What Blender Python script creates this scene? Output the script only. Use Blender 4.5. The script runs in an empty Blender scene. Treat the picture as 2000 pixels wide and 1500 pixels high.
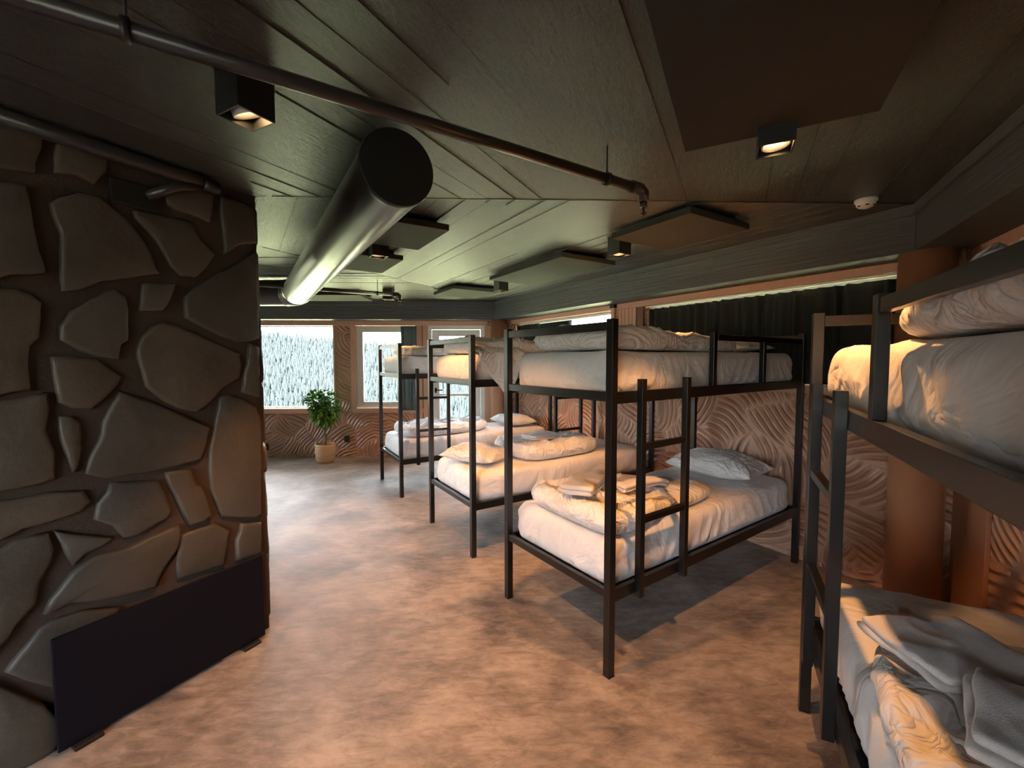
import bpy, bmesh, math, random, json
from math import sin, cos, pi, radians, sqrt, atan2, hypot, exp
from mathutils import Vector, Matrix, noise

sc = bpy.context.scene
COL = sc.collection

# ------------------------------------------------------------------ camera, world, exposure
CAM_H = 1.5451
cam_data = bpy.data.cameras.new('camera')
cam_data.sensor_fit = 'HORIZONTAL'
cam_data.sensor_width = 36.0
cam_data.lens = 842.8 * 36.0 / 2000.0
cam_data.clip_start = 0.02
cam_data.clip_end = 1000
cam = bpy.data.objects.new('camera', cam_data)
COL.objects.link(cam)
cam.matrix_world = Matrix.Translation((0, 0, CAM_H)) @ Matrix.Rotation(pi / 2 - 0.0552, 4, 'X') @ Matrix.Rotation(-0.0017, 4, 'Z')
sc.camera = cam

sc.view_settings.view_transform = 'Standard'
sc.view_settings.look = 'None'
sc.view_settings.gamma = 1.0
sc.view_settings.exposure = 0.0
sc.view_settings.use_curve_mapping = False

SKY_STRENGTH = 21.0
world = bpy.data.worlds.new('overcast_sky')
sc.world = world
world.use_nodes = True
wn = world.node_tree
bg = wn.nodes['Background']
tc = wn.nodes.new('ShaderNodeTexCoord')
sep = wn.nodes.new('ShaderNodeSeparateXYZ')
ramp = wn.nodes.new('ShaderNodeValToRGB')
ramp.color_ramp.elements[0].position = 0.0
ramp.color_ramp.elements[0].color = (0.50, 0.56, 0.36, 1)
ramp.color_ramp.elements[1].position = 0.12
ramp.color_ramp.elements[1].color = (0.86, 0.93, 1.0, 1)
wn.links.new(tc.outputs['Generated'], sep.inputs[0])
wn.links.new(sep.outputs['Z'], ramp.inputs[0])
wn.links.new(ramp.outputs[0], bg.inputs[0])
bg.inputs[1].default_value = SKY_STRENGTH

sun_data = bpy.data.lights.new('sun', 'SUN')
sun_data.energy = 130.0
sun_data.color = (1.0, 0.95, 0.86)
sun_data.angle = radians(1.5)
sun = bpy.data.objects.new('sun', sun_data)
COL.objects.link(sun)
sun.rotation_euler = Vector((0.22, 0.45, -0.87)).to_track_quat('-Z', 'Y').to_euler()

LAMP_COLOR = (1.0, 0.44, 0.14)
LAMP_ENERGY = 140.0
LAMPS = [  # x, y, angle of box, tilt direction (x, y), energy factor
    (-0.845, 1.418, -0.49, (0.20, 0.38), 1.05),
    (0.965, 1.625, -0.46, (0.04, -0.06), 0.8),
    (0.79, 3.22, 0.56, (0.05, -0.15), 1.0),
    (-0.12, 4.85, 0.56, (0.0, 0.0), 0.8),
    (-0.991, 3.258, 0.56, (0.1, 0.0), 0.8),
    (-1.56, 5.52, 0.0, (0.0, 0.0), 0.5),
]

# ------------------------------------------------------------------ helpers
def tag(o, label=None, cat=None, group=None, kind=None):
    if label: o['label'] = label
    if cat: o['category'] = cat
    if group: o['group'] = group
    if kind: o['kind'] = kind
    return o

def empty(name, loc=(0, 0, 0), rz=0.0):
    o = bpy.data.objects.new(name, None)
    COL.objects.link(o)
    o.location = loc
    o.rotation_euler = (0, 0, rz)
    o.empty_display_size = 0.1
    return o

class MB:
    """collects shapes and links them as one mesh object"""
    def __init__(s):
        s.bm = bmesh.new()
        s.uv = s.bm.loops.layers.uv.new('UVMap')
    def box(s, c, d, rz=0.0, bev=0.0, mat=0, M=None):
        t = bmesh.new()
        bmesh.ops.create_cube(t, size=1.0)
        for v in t.verts:
            v.co = Vector((v.co.x * d[0], v.co.y * d[1], v.co.z * d[2]))
        if bev > 0:
            bmesh.ops.bevel(t, geom=list(t.edges), offset=bev, segments=2, affect='EDGES', profile=0.5)
        T = Matrix.Translation(c) @ Matrix.Rotation(rz, 4, 'Z')
        if M is not None: T = M @ T
        s._add(t, T, mat)
        return s
    def tube(s, pts, r, n=16, mat=0, caps=True, smooth=True):
        pts = [Vector(p) for p in pts]
        rings = []
        up = None
        for i, p in enumerate(pts):
            a = pts[max(i - 1, 0)]; b = pts[min(i + 1, len(pts) - 1)]
            t = (b - a).normalized()
            if up is None:
                up = Vector((0, 0, 1)) if abs(t.z) < 0.9 else Vector((1, 0, 0))
            e1 = (up - t * up.dot(t)).normalized(); e2 = t.cross(e1)
            up = e1
            rr = r[i] if isinstance(r, (list, tuple)) else r
            rings.append([s.bm.verts.new(p + (e1 * cos(2 * pi * k / n) + e2 * sin(2 * pi * k / n)) * rr) for k in range(n)])
        for i in range(len(rings) - 1):
            for k in range(n):
                f = s.bm.faces.new((rings[i][k], rings[i][(k + 1) % n], rings[i + 1][(k + 1) % n], rings[i + 1][k]))
                f.material_index = mat; f.smooth = smooth
        if caps:
            f = s.bm.faces.new(rings[0][::-1]); f.material_index = mat
            f = s.bm.faces.new(rings[-1]); f.material_index = mat
        return s
    def lathe(s, prof, c=(0, 0, 0), n=32, mat=0, caps=True):
        rings = []
        for (r, z) in prof:
            rings.append([s.bm.verts.new((c[0] + r * cos(2 * pi * k / n), c[1] + r * sin(2 * pi * k / n), c[2] + z)) for k in range(n)])
        for i in range(len(rings) - 1):
            for k in range(n):
                f = s.bm.faces.new((rings[i][k], rings[i][(k + 1) % n], rings[i + 1][(k + 1) % n], rings[i + 1][k]))
                f.material_index = mat; f.smooth = True
        if caps:
            f = s.bm.faces.new(rings[0][::-1]); f.material_index = mat
            f = s.bm.faces.new(rings[-1]); f.material_index = mat
        return s
    def poly(s, pts, uvs=None, mat=0):
        f = s.bm.faces.new([s.bm.verts.new(p) for p in pts])
        f.material_index = mat
        if uvs:
            for l, u in zip(f.loops, uvs): l[s.uv].uv = u
        return f
    def _add(s, t, T, mat=0):
        vm = {}
        for v in t.verts: vm[v] = s.bm.verts.new(T @ v.co)
        for f in t.faces:
            g = s.bm.faces.new([vm[v] for v in f.verts]); g.material_index = mat; g.smooth = f.smooth
        t.free()
    def build(s, name, mats, parent=None, fixn=True):
        if fixn: bmesh.ops.recalc_face_normals(s.bm, faces=list(s.bm.faces))
        me = bpy.data.meshes.new(name)
        s.bm.to_mesh(me); s.bm.free()
        for m in (mats if isinstance(mats, (list, tuple)) else [mats]): me.materials.append(m)
        o = bpy.data.objects.new(name, me)
        COL.objects.link(o)
        if parent is not None: o.parent = parent
        return o

def localize(o, loc, rz):
    T = Matrix.Translation(loc) @ Matrix.Rotation(rz, 4, 'Z')
    o.data.transform(T.inverted()); o.location = loc; o.rotation_euler = (0, 0, rz)
    return o

def copy_tree(o, parent=None):
    c = o.copy(); COL.objects.link(c)
    if parent is not None: c.parent = parent
    for ch in list(o.children): copy_tree(ch, c)
    return c

# ------------------------------------------------------------------ materials
def mat(name, color=(0.5, 0.5, 0.5), rough=0.5, metal=0.0, spec=0.5):
    m = bpy.data.materials.new(name); m.use_nodes = True
    b = m.node_tree.nodes['Principled BSDF']
    b.inputs['Base Color'].default_value = (*color, 1)
    b.inputs['Roughness'].default_value = rough
    b.inputs['Metallic'].default_value = metal
    b.inputs['Specular IOR Level'].default_value = spec
    return m
def nd(m, t, **k):
    n = m.node_tree.nodes.new('ShaderNode' + t)
    for a, b in k.items():
        if a.startswith('i_'):
            n.inputs[a[2:].replace('_', ' ')].default_value = b
        else: setattr(n, a, b)
    return n
def lk(m, a, b): m.node_tree.links.new(a, b)
def pb(m): return m.node_tree.nodes['Principled BSDF']
def math_n(m, op, a, b=None, clamp=False):
    n = nd(m, 'Math', operation=op); n.use_clamp = clamp
    for i, x in enumerate((a, b)):
        if x is None: continue
        if isinstance(x, (int, float)): n.inputs[i].default_value = x
        else: lk(m, x, n.inputs[i])
    return n.outputs[0]
def coords(m, kind='Object', scale=(1, 1, 1), rot=(0, 0, 0)):
    t = nd(m, 'TexCoord'); mp = nd(m, 'Mapping')
    mp.inputs['Scale'].default_value = scale; mp.inputs['Rotation'].default_value = rot
    lk(m, t.outputs[kind], mp.inputs[0])
    return mp.outputs[0]
def noise_n(m, vec, scale=5, detail=4, rough=0.5, dist=0.0):
    n = nd(m, 'TexNoise'); n.inputs['Scale'].default_value = scale; n.inputs['Detail'].default_value = detail
    n.inputs['Roughness'].default_value = rough; n.inputs['Distortion'].default_value = dist
    lk(m, vec, n.inputs['Vector']); return n.outputs[0]
def ramp_n(m, fac, stops):
    r = nd(m, 'ValToRGB'); cr = r.color_ramp
    while len(cr.elements) < len(stops): cr.elements.new(0.5)
    for e, (p, c) in zip(cr.elements, stops):
        e.position = p; e.color = (*c, 1) if len(c) == 3 else c
    lk(m, fac, r.inputs[0]); return r.outputs[0]
def bump(m, h, strength=0.5, dist=0.01, prev=None):
    b = nd(m, 'Bump'); b.inputs['Strength'].default_value = strength; b.inputs['Distance'].default_value = dist
    lk(m, h, b.inputs['Height'])
    if prev is not None: lk(m, prev, b.inputs['Normal'])
    return b.outputs[0]
def mixc(m, fac, a, b, mode='MIX'):
    n = nd(m, 'Mix', data_type='RGBA', blend_type=mode)
    for i, x in zip((0, 6, 7), (fac, a, b)):
        if isinstance(x, (int, float)): n.inputs[i].default_value = x
        elif isinstance(x, tuple): n.inputs[i].default_value = (*x, 1)
        else: lk(m, x, n.inputs[i])
    return n.outputs[2]

M = {}
# ceiling: glossy dark paint over board-marked concrete, board direction follows each ceiling bay (UV in metres)
m = M['ceiling'] = mat('dark_ceiling_paint', (0.018, 0.0175, 0.0155), 0.26, spec=1.0)
v = coords(m, 'UV')
n_g = bump(m, noise_n(m, coords(m, 'UV', (11, 38, 1)), 1.0, 7, 0.7), 1.0, 0.022)
n_f = bump(m, noise_n(m, coords(m, 'UV', (45, 80, 1)), 1.0, 3, 0.6), 0.8, 0.004, n_g)
lk(m, n_f, pb(m).inputs['Normal'])
pb(m).inputs['Coat Weight'].default_value = 0.5; pb(m).inputs['Coat Roughness'].default_value = 0.20
lk(m, n_f, pb(m).inputs['Coat Normal'])
# beam
m = M['beam'] = mat('dark_grey_beam_paint', (0.060, 0.068, 0.070), 0.45)
lk(m, bump(m, noise_n(m, coords(m, 'UV', (2, 45, 1)), 1.0, 5, 0.65), 0.7, 0.008), pb(m).inputs['Normal'])
# floor
m = M['floor'] = mat('mottled_floor', (0.3, 0.2, 0.15), 0.42)
v = coords(m)
n1 = noise_n(m, v, 2.2, 8, 0.62, 0.4); n2 = noise_n(m, coords(m, 'Object', (0.45, 1.3, 1), (0, 0, -0.59)), 17, 7, 0.75, 0.5)
mixf = math_n(m, 'ADD', math_n(m, 'MULTIPLY', n1, 0.55), math_n(m, 'MULTIPLY', n2, 0.45))
base = ramp_n(m, mixf, [(0.37, (0.10, 0.084, 0.076)), (0.48, (0.23, 0.19, 0.168)), (0.59, (0.38, 0.32, 0.285))])
bk = nd(m, 'TexBrick'); bk.inputs['Scale'].default_value = 1.0; bk.inputs['Mortar Size'].default_value = 0.0015
bk.inputs['Brick Width'].default_value = 0.9; bk.inputs['Row Height'].default_value = 0.45; bk.inputs['Mortar Smooth'].default_value = 0.3
bk.inputs['Color1'].default_value = (1, 1, 1, 1); bk.inputs['Color2'].default_value = (0.9, 0.9, 0.9, 1); bk.inputs['Mortar'].default_value = (0.8, 0.8, 0.8, 1)
lk(m, coords(m, 'Object', (1, 1, 1), (0, 0, -0.59)), bk.inputs['Vector'])
lk(m, mixc(m, 1.0, base, bk.outputs[0], 'MULTIPLY'), pb(m).inputs['Base Color'])
lk(m, ramp_n(m, n2, [(0.3, (0.5,) * 3), (0.7, (0.7,) * 3)]), pb(m).inputs['Roughness'])
lk(m, bump(m, n2, 0.3, 0.002), pb(m).inputs['Normal'])
# embossed wall covering: fans of ridges
def embossed(name, color, rough, sx=1.0):
    m = mat(name, color, rough, spec=0.6)
    v = coords(m, 'UV', (sx, 1, 1))
    nz = nd(m, 'TexNoise'); nz.inputs['Scale'].default_value = 2.0; nz.inputs['Detail'].default_value = 1
    lk(m, v, nz.inputs['Vector'])
    va = nd(m, 'VectorMath', operation='MULTIPLY_ADD'); lk(m, nz.outputs['Color'], va.inputs[0])
    va.inputs[1].default_value = (0.15, 0.15, 0); lk(m, v, va.inputs[2])
    vo = nd(m, 'TexVoronoi', voronoi_dimensions='2D'); vo.inputs['Scale'].default_value = 3.1
    lk(m, va.outputs[0], vo.inputs['Vector'])
    ps = nd(m, 'VectorMath', operation='SCALE'); lk(m, vo.outputs['Position'], ps.inputs[0]); ps.inputs['Scale'].default_value = 1.0
    o1 = nd(m, 'VectorMath', operation='MULTIPLY_ADD'); lk(m, vo.outputs['Color'], o1.inputs[0])
    o1.inputs[1].default_value = (2, 2, 0); o1.inputs[2].default_value = (-1, -1, 0)
    o2 = nd(m, 'VectorMath', operation='NORMALIZE'); lk(m, o1.outputs[0], o2.inputs[0])
    off = nd(m, 'VectorMath', operation='SCALE'); lk(m, o2.outputs[0], off.inputs[0]); off.inputs['Scale'].default_value = 0.42
    cen = nd(m, 'VectorMath', operation='ADD'); lk(m, ps.outputs[0], cen.inputs[0]); lk(m, off.outputs[0], cen.inputs[1])
    ds = nd(m, 'VectorMath', operation='DISTANCE'); lk(m, va.outputs[0], ds.inputs[0]); lk(m, cen.outputs[0], ds.inputs[1])
    s = math_n(m, 'SINE', math_n(m, 'MULTIPLY', ds.outputs['Value'], 118.0))
    s = math_n(m, 'POWER', math_n(m, 'ADD', math_n(m, 'MULTIPLY', s, 0.5), 0.5), 1.6)
    ve = nd(m, 'TexVoronoi', voronoi_dimensions='2D', feature='DISTANCE_TO_EDGE'); ve.inputs['Scale'].default_value = 3.1
    lk(m, va.outputs[0], ve.inputs['Vector'])
    fade = ramp_n(m, ve.outputs['Distance'], [(0.0, (0.1,) * 3), (0.16, (1,) * 3)])
    big = noise_n(m, v, 5, 2)
    h = math_n(m, 'ADD', math_n(m, 'MULTIPLY', s, fade), math_n(m, 'MULTIPLY', big, 0.8))
    lk(m, bump(m, h, 1.0, 0.022), pb(m).inputs['Normal'])
    return m
M['emboss'] = embossed('embossed_brown_wall', (0.45, 0.255, 0.17), 0.34)
def wood(name, c1, c2, rough=0.5, sc_=(30, 30, 1.2)):
    m = mat(name, c1, rough)
    n = noise_n(m, coords(m, 'Object', sc_), 1.0, 4, 0.55, 0.3)
    lk(m, mixc(m, n, c1, c2), pb(m).inputs['Base Color'])
    lk(m, bump(m, n, 0.25, 0.002), pb(m).inputs['Normal'])
    return m
M['trim'] = wood('terracotta_painted_trim', (0.52, 0.29, 0.19), (0.60, 0.35, 0.24), 0.5)
M['trim_dark'] = wood('dark_red_brown_board', (0.14, 0.055, 0.035), (0.18, 0.075, 0.05), 0.5)
M['column'] = mat('terracotta_column_paint', (0.36, 0.165, 0.085), 0.4)
M['white_frame'] = mat('white_window_frame', (0.80, 0.80, 0.78), 0.4)
M['wall_plain'] = mat('dark_wall_paint', (0.10, 0.075, 0.06), 0.6)
# glass pane
m = M['glass'] = bpy.data.materials.new('window_glass'); m.use_nodes = True
nt = m.node_tree; nt.nodes.remove(nt.nodes['Principled BSDF'])
tr = nd(m, 'BsdfTransparent'); gl = nd(m, 'BsdfGlossy'); gl.inputs['Roughness'].default_value = 0.02
mx = nd(m, 'MixShader'); fz = nd(m, 'Fresnel'); fz.inputs[0].default_value = 1.3
lk(m, fz.outputs[0], mx.inputs[0]); lk(m, tr.outputs[0], mx.inputs[1]); lk(m, gl.outputs[0], mx.inputs[2])
lk(m, mx.outputs[0], nt.nodes['Material Output'].inputs['Surface'])
# stone
m = M['stone'] = mat('flagstone', (0.2, 0.16, 0.12), 0.55)
v = coords(m)
vc = nd(m, 'TexCoord'); att = nd(m, 'Attribute'); att.attribute_name = 'tone'
n1 = noise_n(m, v, 3, 6, 0.6)
c = ramp_n(m, n1, [(0.3, (0.048, 0.039, 0.029)), (0.7, (0.092, 0.075, 0.056))])
lk(m, mixc(m, 1.0, c, att.outputs['Color'], 'MULTIPLY'), pb(m).inputs['Base Color'])
lk(m, bump(m, noise_n(m, v, 35, 6, 0.65), 0.45, 0.004, bump(m, noise_n(m, v, 7, 4), 0.5, 0.015)), pb(m).inputs['Normal'])
m = M['mortar'] = mat('brown_mortar', (0.045, 0.027, 0.018), 0.75)
lk(m, bump(m, noise_n(m, coords(m), 60, 5, 0.7), 0.6, 0.005), pb(m).inputs['Normal'])
# metals
m = M['bed_metal'] = mat('black_powder_coated_steel', (0.005, 0.005, 0.005), 0.32, 0.0, 0.6)
lk(m, bump(m, noise_n(m, coords(m), 400, 2), 0.15, 0.0005), pb(m).inputs['Normal'])
M['black'] = mat('matt_black', (0.010, 0.010, 0.010), 0.5)
M['black_gloss'] = mat('dark_blue_black_glass', (0.006, 0.0065, 0.011), 0.3, spec=0.15)
m = M['duct'] = mat('galvanised_duct_metal', (0.16, 0.16, 0.157), 0.28, 1.0)
lk(m, bump(m, noise_n(m, coords(m), 6, 2), 0.05, 0.01), pb(m).inputs['Normal'])
M['duct_cap'] = mat('black_duct_cap', (0.006, 0.006, 0.006), 0.6)
M['pipe'] = mat('dark_painted_pipe', (0.030, 0.022, 0.020), 0.32)
m = M['panel'] = mat('grey_felt_panel', (0.036, 0.037, 0.034), 0.95, spec=0.2)
lk(m, bump(m, noise_n(m, coords(m), 250, 3), 0.5, 0.002), pb(m).inputs['Normal'])
m = M['panel_dark'] = mat('black_felt_panel', (0.016, 0.013, 0.013), 0.95)
M['plastic'] = mat('white_plastic', (0.75, 0.72, 0.66), 0.4)
M['bolt'] = mat('bolt_hole_black', (0.004, 0.004, 0.004), 0.6)
M['reflector'] = mat('reflector', (0.6, 0.6, 0.6), 0.35, 0.6)
m = M['bulb'] = bpy.data.materials.new('warm_bulb'); m.use_nodes = True
b = pb(m); b.inputs['Base Color'].default_value = (1, 0.8, 0.5, 1)
b.inputs['Emission Color'].default_value = (1.0, 0.62, 0.28, 1); b.inputs['Emission Strength'].default_value = 40.0
# fabrics
def fabric(name, color, wr=0.5, rough=0.85, fine=900, wsc=6.0):
    m = mat(name, color, rough, spec=0.25)
    pb(m).inputs['Sheen Weight'].default_value = 0.15
    v = coords(m)
    w = noise_n(m, v, wsc, 3, 0.5, 1.6)
    ridge = math_n(m, 'ABSOLUTE', math_n(m, 'SUBTRACT', w, 0.5))
    a = bump(m, math_n(m, 'POWER', ridge, 0.7), wr, 0.05)
    lk(m, bump(m, noise_n(m, v, fine, 2), 0.15, 0.0008, a), pb(m).inputs['Normal'])
    return m
M['sheet'] = fabric('white_cotton_sheet', (0.72, 0.70, 0.70), 0.35, 0.6, wsc=4)
M['duvet'] = fabric('white_duvet_cotton', (0.76, 0.74, 0.74), 0.8, 0.6, wsc=6)
m = M['towel'] = fabric('white_terry_towel', (0.74, 0.70, 0.68), 0.3, 0.95, wsc=9)
lk(m, bump(m, noise_n(m, coords(m), 320, 3, 0.7), 0.9, 0.004), pb(m).inputs['Normal'])
def curtain_mat(name, c):
    m = mat(name, c, 0.85); lk(m, bump(m, noise_n(m, coords(m, 'Object', (40, 40, 6)), 1, 4), 0.3, 0.003), pb(m).inputs['Normal']); return m
M['curtain'] = curtain_mat('dark_green_curtain', (0.017, 0.022, 0.020))
M['curtain_grey'] = curtain_mat('grey_green_curtain', (0.13, 0.17, 0.18))
# plants
m = M['leaf'] = mat('green_leaf', (0.10, 0.26, 0.04), 0.65, spec=0.15)
pb(m).inputs['Subsurface Weight'].default_value = 0.0
n = noise_n(m, coords(m), 12, 2)
lk(m, ramp_n(m, n, [(0.35, (0.05, 0.16, 0.03)), (0.65, (0.22, 0.42, 0.06))]), pb(m).inputs['Base Color'])
M['bark'] = wood('plant_bark', (0.16, 0.11, 0.06), (0.24, 0.17, 0.10), 0.8)
m = M['basket'] = mat('woven_basket', (0.55, 0.38, 0.22), 0.7)
wv = nd(m, 'TexWave', wave_type='BANDS', bands_direction='Z'); wv.inputs['Scale'].default_value = 14
lk(m, coords(m), wv.inputs['Vector']); lk(m, bump(m, wv.outputs[0], 0.6, 0.006), pb(m).inputs['Normal'])
M['soil'] = mat('potting_soil', (0.05, 0.035, 0.025), 0.95)
m = M['hill'] = mat('hillside', (0.20, 0.26, 0.16), 0.95)
n = noise_n(m, coords(m), 0.05, 5)
lk(m, ramp_n(m, n, [(0.35, (0.035, 0.042, 0.03)), (0.7, (0.08, 0.08, 0.05))]), pb(m).inputs['Base Color'])
m = M['conifer'] = mat('conifer_foliage', (0.0075, 0.0150, 0.0165), 0.9)
m = M['grass'] = mat('bright_meadow', (0.42, 0.46, 0.24), 0.95)
m = M['window_reveal'] = mat('reveal', (0.5, 0.4, 0.3), 0.6)

# ------------------------------------------------------------------ room shell: a hexagonal ring around a stone core
O = Vector((-2.56, 2.37)); R_IN = 4.9; R_OUT = 4.9 + 0.30 / 0.866; ZC = 2.442
def hexc(deg, R): return Vector((O.x + R * cos(radians(deg)), O.y + R * sin(radians(deg))))
ANG = [2, 62, 122, 182, 242, 302]

mb = MB()
pts = [hexc(a, R_OUT + 0.2) for a in ANG]
mb.poly([(p.x, p.y, 0) for p in pts]); mb.poly([(p.x, p.y, -0.1) for p in pts])
for i in range(6):
    p, q = pts[i], pts[(i + 1) % 6]; mb.poly([(p.x, p.y, 0), (q.x, q.y, 0), (q.x, q.y, -0.1), (p.x, p.y, -0.1)])
tag(mb.build('floor', M['floor']), kind='structure')

def clip(pl, s0, s1, z0, z1):
    for ax, v, sg in ((0, s0, 1), (0, s1, -1), (1, z0, 1), (1, z1, -1)):
        o = []
        for i in range(len(pl)):
            a, b = pl[i], pl[(i + 1) % len(pl)]
            ia, ib = sg * (a[ax] - v) >= 0, sg * (b[ax] - v) >= 0
            if ia: o.append(a)
            if ia != ib:
                t = (v - a[ax]) / (b[ax] - a[ax]); o.append((a[0] + t * (b[0] - a[0]), a[1] + t * (b[1] - a[1])))
        pl = o
        if not pl: return []
    return pl
mb = MB()
for i in range(6):
    a0, a1 = ANG[i], ANG[(i + 1) % 6]
    A, B = hexc(a0, R_OUT + 0.2), hexc(a1, R_OUT + 0.2); C_, D_ = hexc(a1, 0.9), hexc(a0, 0.9)
    t = (B - A).normalized()
    n = Vector((-t.y, t.x))
    def uvp(p): return ((p - A).dot(t) + i * 7.3, (p - A).dot(n) + i * 3.1)
    q = [A, B, C_, D_]
    # board marks: strips of slightly different height and tilt
    lq = [((p - A).dot(t), (p - A).dot(n)) for p in q]
    rr = random.Random(40 + i); y = -.05
    while y < 4.3:
        wd = rr.uniform(.115, .15)
        st = clip(lq, -50, 50, y, y + wd)
        if len(st) > 2:
            z0 = ZC - rr.uniform(0, .0018); tl = rr.uniform(-.0016, .0016)
            lo = []; up = []; uvs = []
            for (a, b_) in st:
                p = A + t * a + n * b_
                lo.append((p.x, p.y, z0 + tl * (b_ - y) / wd)); up.append((p.x, p.y, ZC + .006)); uvs.append((a + i * 7.3, b_ + i * 3.1))
            mb.poly(lo, uvs)
            for k in range(len(lo)):
                k2 = (k + 1) % len(lo)
                mb.poly([lo[k], lo[k2], up[k2], up[k]], [uvs[k], uvs[k2], uvs[k2], uvs[k]])
        if rr.random() < .6:                              # thin ridge of paint along the joint
            for off, dz in ((.0, 0),):
                sg = clip(lq, -50, 50, y + wd - .003, y + wd + .003)
                if len(sg) >= 4:
                    a0_ = min(p[0] for p in sg); a1_ = max(p[0] for p in sg); br = rr.uniform(a0_, a1_)
                    if rr.random() < .5: a0_ = br if rr.random() < .5 else a0_; a1_ = a1_ if a0_ == br else br
                    def pp(a, b_, z): 
                        p = A + t * a + n * b_; return (p.x, p.y, z)
                    yy = y + wd; zb, zt = ZC - .0048, ZC + .002
                    for (ya, za, yb, zb_) in ((yy - .0035, zt, yy, zb), (yy, zb, yy + .0035, zt)):
                        mb.poly([pp(a0_, ya, za), pp(a1_, ya, za), pp(a1_, yb, zb_), pp(a0_, yb, zb_)], [(a0_, ya)] * 2 + [(a1_, yb)] * 2)
        y += wd
    mb.poly([(p.x, p.y, ZC + .006) for p in q], [uvp(p) for p in q])
    mb.poly([(p.x, p.y, ZC + 0.15) for p in q], [uvp(p) for p in q])
    mb.poly([(A.x, A.y, ZC), (B.x, B.y, ZC), (B.x, B.y, ZC + 0.15), (A.x, A.y, ZC + 0.15)])
ceiling = tag(mb.build('ceiling', M['ceiling'], fixn=False), kind='structure')

# seams between the ceiling bays
for k, a in enumerate((2, 62)):
    p, q = hexc(a, 1.25), hexc(a, R_IN)
    mb = MB()
    c = (p + q) / 2; d = q - p
    mb.box((c.x, c.y, ZC - 0.001), (d.length, 0.007, 0.004), atan2(d.y, d.x))
    tag(mb.build('trim_%d' % (20 + k), M['black']), kind='structure')

class Wall:
    """local frame of one outer wall: s along, d outward from the inner face, z up"""
    def __init__(s, a0, a1, R=R_OUT):
        s.A, s.B = hexc(a0, R), hexc(a1, R)
        s.t = (s.B - s.A).normalized(); s.L = (s.B - s.A).length
        mid = (s.A + s.B) / 2
        s.n = Vector((s.t.y, -s.t.x))
        if s.n.dot(mid - O) < 0: s.n = -s.n
        s.rz = atan2(s.t.y, s.t.x)
    def P(s, u, d, z):
        p = s.A + s.t * u + s.n * d
        return Vector((p.x, p.y, z))
    def box(s, mb, s0, s1, z0, z1, d0, d1, bev=0.0, mat=0):
        n0 = len(mb.bm.faces)
        mb.box(s.P((s0 + s1) / 2, (d0 + d1) / 2, (z0 + z1) / 2), (s1 - s0, d1 - d0, z1 - z0), s.rz, bev, mat)
        mb.bm.faces.ensure_lookup_table()
        for f in mb.bm.faces[n0:]:
            f.normal_update()
            for l in f.loops:
                q = l.vert.co.xy - s.A
                if abs(f.normal.z) > 0.7: l[mb.uv].uv = (q.dot(s.t), q.dot(s.n))
                else: l[mb.uv].uv = (q.dot(s.t) + q.dot(s.n), l.vert.co.z)

W_right = Wall(2, 62); W_far = Wall(62, 122); W_near = Wall(2, 302)
W_left = Wall(122, 182); W_back = Wall(242, 302); W_back2 = Wall(182, 242)
TH = 0.16
def wall(name, W, rects, m):
    mb = MB()
    for (s0, s1, z0, z1) in rects: W.box(mb, s0, s1, z0, z1, 0, TH)
    return tag(mb.build(name, m), kind='structure')
LL = W_far.L
wall('wall_far', W_far, [(-.1, .30, 0, 2.6), (.30, 1.29, 2.11, 2.6), (1.29, 2.75, 0, .70), (1.29, 1.42, .70, 2.6), (2.46, 2.75, .70, 2.6),
                         (1.42, 2.46, 2.11, 2.6), (2.75, 4.75, 0, .72), (2.75, 4.75, 2.11, 2.6), (4.75, LL + .1, 0, 2.6)], M['emboss'])
wall('wall_right', W_right, [(-.1, LL + .1, 0, 1.35), (-.1, .325, 1.35, 2.6), (2.41, 2.84, 1.35, 2.6), (4.95, LL + .1, 1.35, 2.6),
                             (.325, 2.41, 2.11, 2.6), (2.84, 4.95, 2.11, 2.6)], M['emboss'])
wall('wall_near', W_near, [(-.1, LL + .1, 0, 1.35), (-.1, .38, 1.35, 2.6), (2.6, LL + .1, 1.35, 2.6), (.38, 2.6, 2.11, 2.6)], M['emboss'])
wall('wall_left_outer', W_left, [(-.1, LL + .1, 0, .78), (-.1, .5, .78, 2.6), (4.75, LL + .1, .78, 2.6), (.5, 4.75, 2.11, 2.6)], M['emboss'])
wall('wall_back', W_back, [(-.1, LL + .1, 0, .78), (-.1, 1.3, .78, 2.6), (4.3, LL + .1, .78, 2.6), (1.3, 4.3, 2.11, 2.6)], M['emboss'])
wall('wall_back_outer', W_back2, [(-.1, LL + .1, 0, 2.6)], M['emboss'])

# dark painted beams under the ceiling, with a shallow step near their top
TN = [0]
def trim(W, s0, s1, z0, z1, d0, d1, m, bev=0.003, name=None):
    TN[0] += 1
    mb = MB(); W.box(mb, s0, s1, z0, z1, d0, d1, bev)
    return tag(mb.build(name or 'trim_%d' % TN[0], m), kind='structure')
for i, W in enumerate((W_right, W_far, W_near, W_left, W_back, W_back2)):
    e = 0.173
    TN[0] += 1
    mb = MB()
    W.box(mb, e, W.L - e, 2.17, ZC, -0.30, 0.0, 0.004)
    W.box(mb, e - .012, W.L - e + .012, 2.385, ZC, -0.318, -0.30, 0.003)
    tag(mb.build('trim_%d' % TN[0], M['beam']), kind='structure')
# terracotta header boards above the windows
trim(W_far, 0.30, LL - .1, 2.10, 2.17, -0.03, 0.02, M['trim'])
trim(W_right, .10, LL - .2, 2.11, 2.17, -0.035, 0.02, M['trim'])
trim(W_near, .10, LL - .2, 2.11, 2.17, -0.035, 0.02, M['trim'])
trim(W_right, .10, LL - .2, 1.29, 1.35, -0.03, 0.02, M['trim'])
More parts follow.
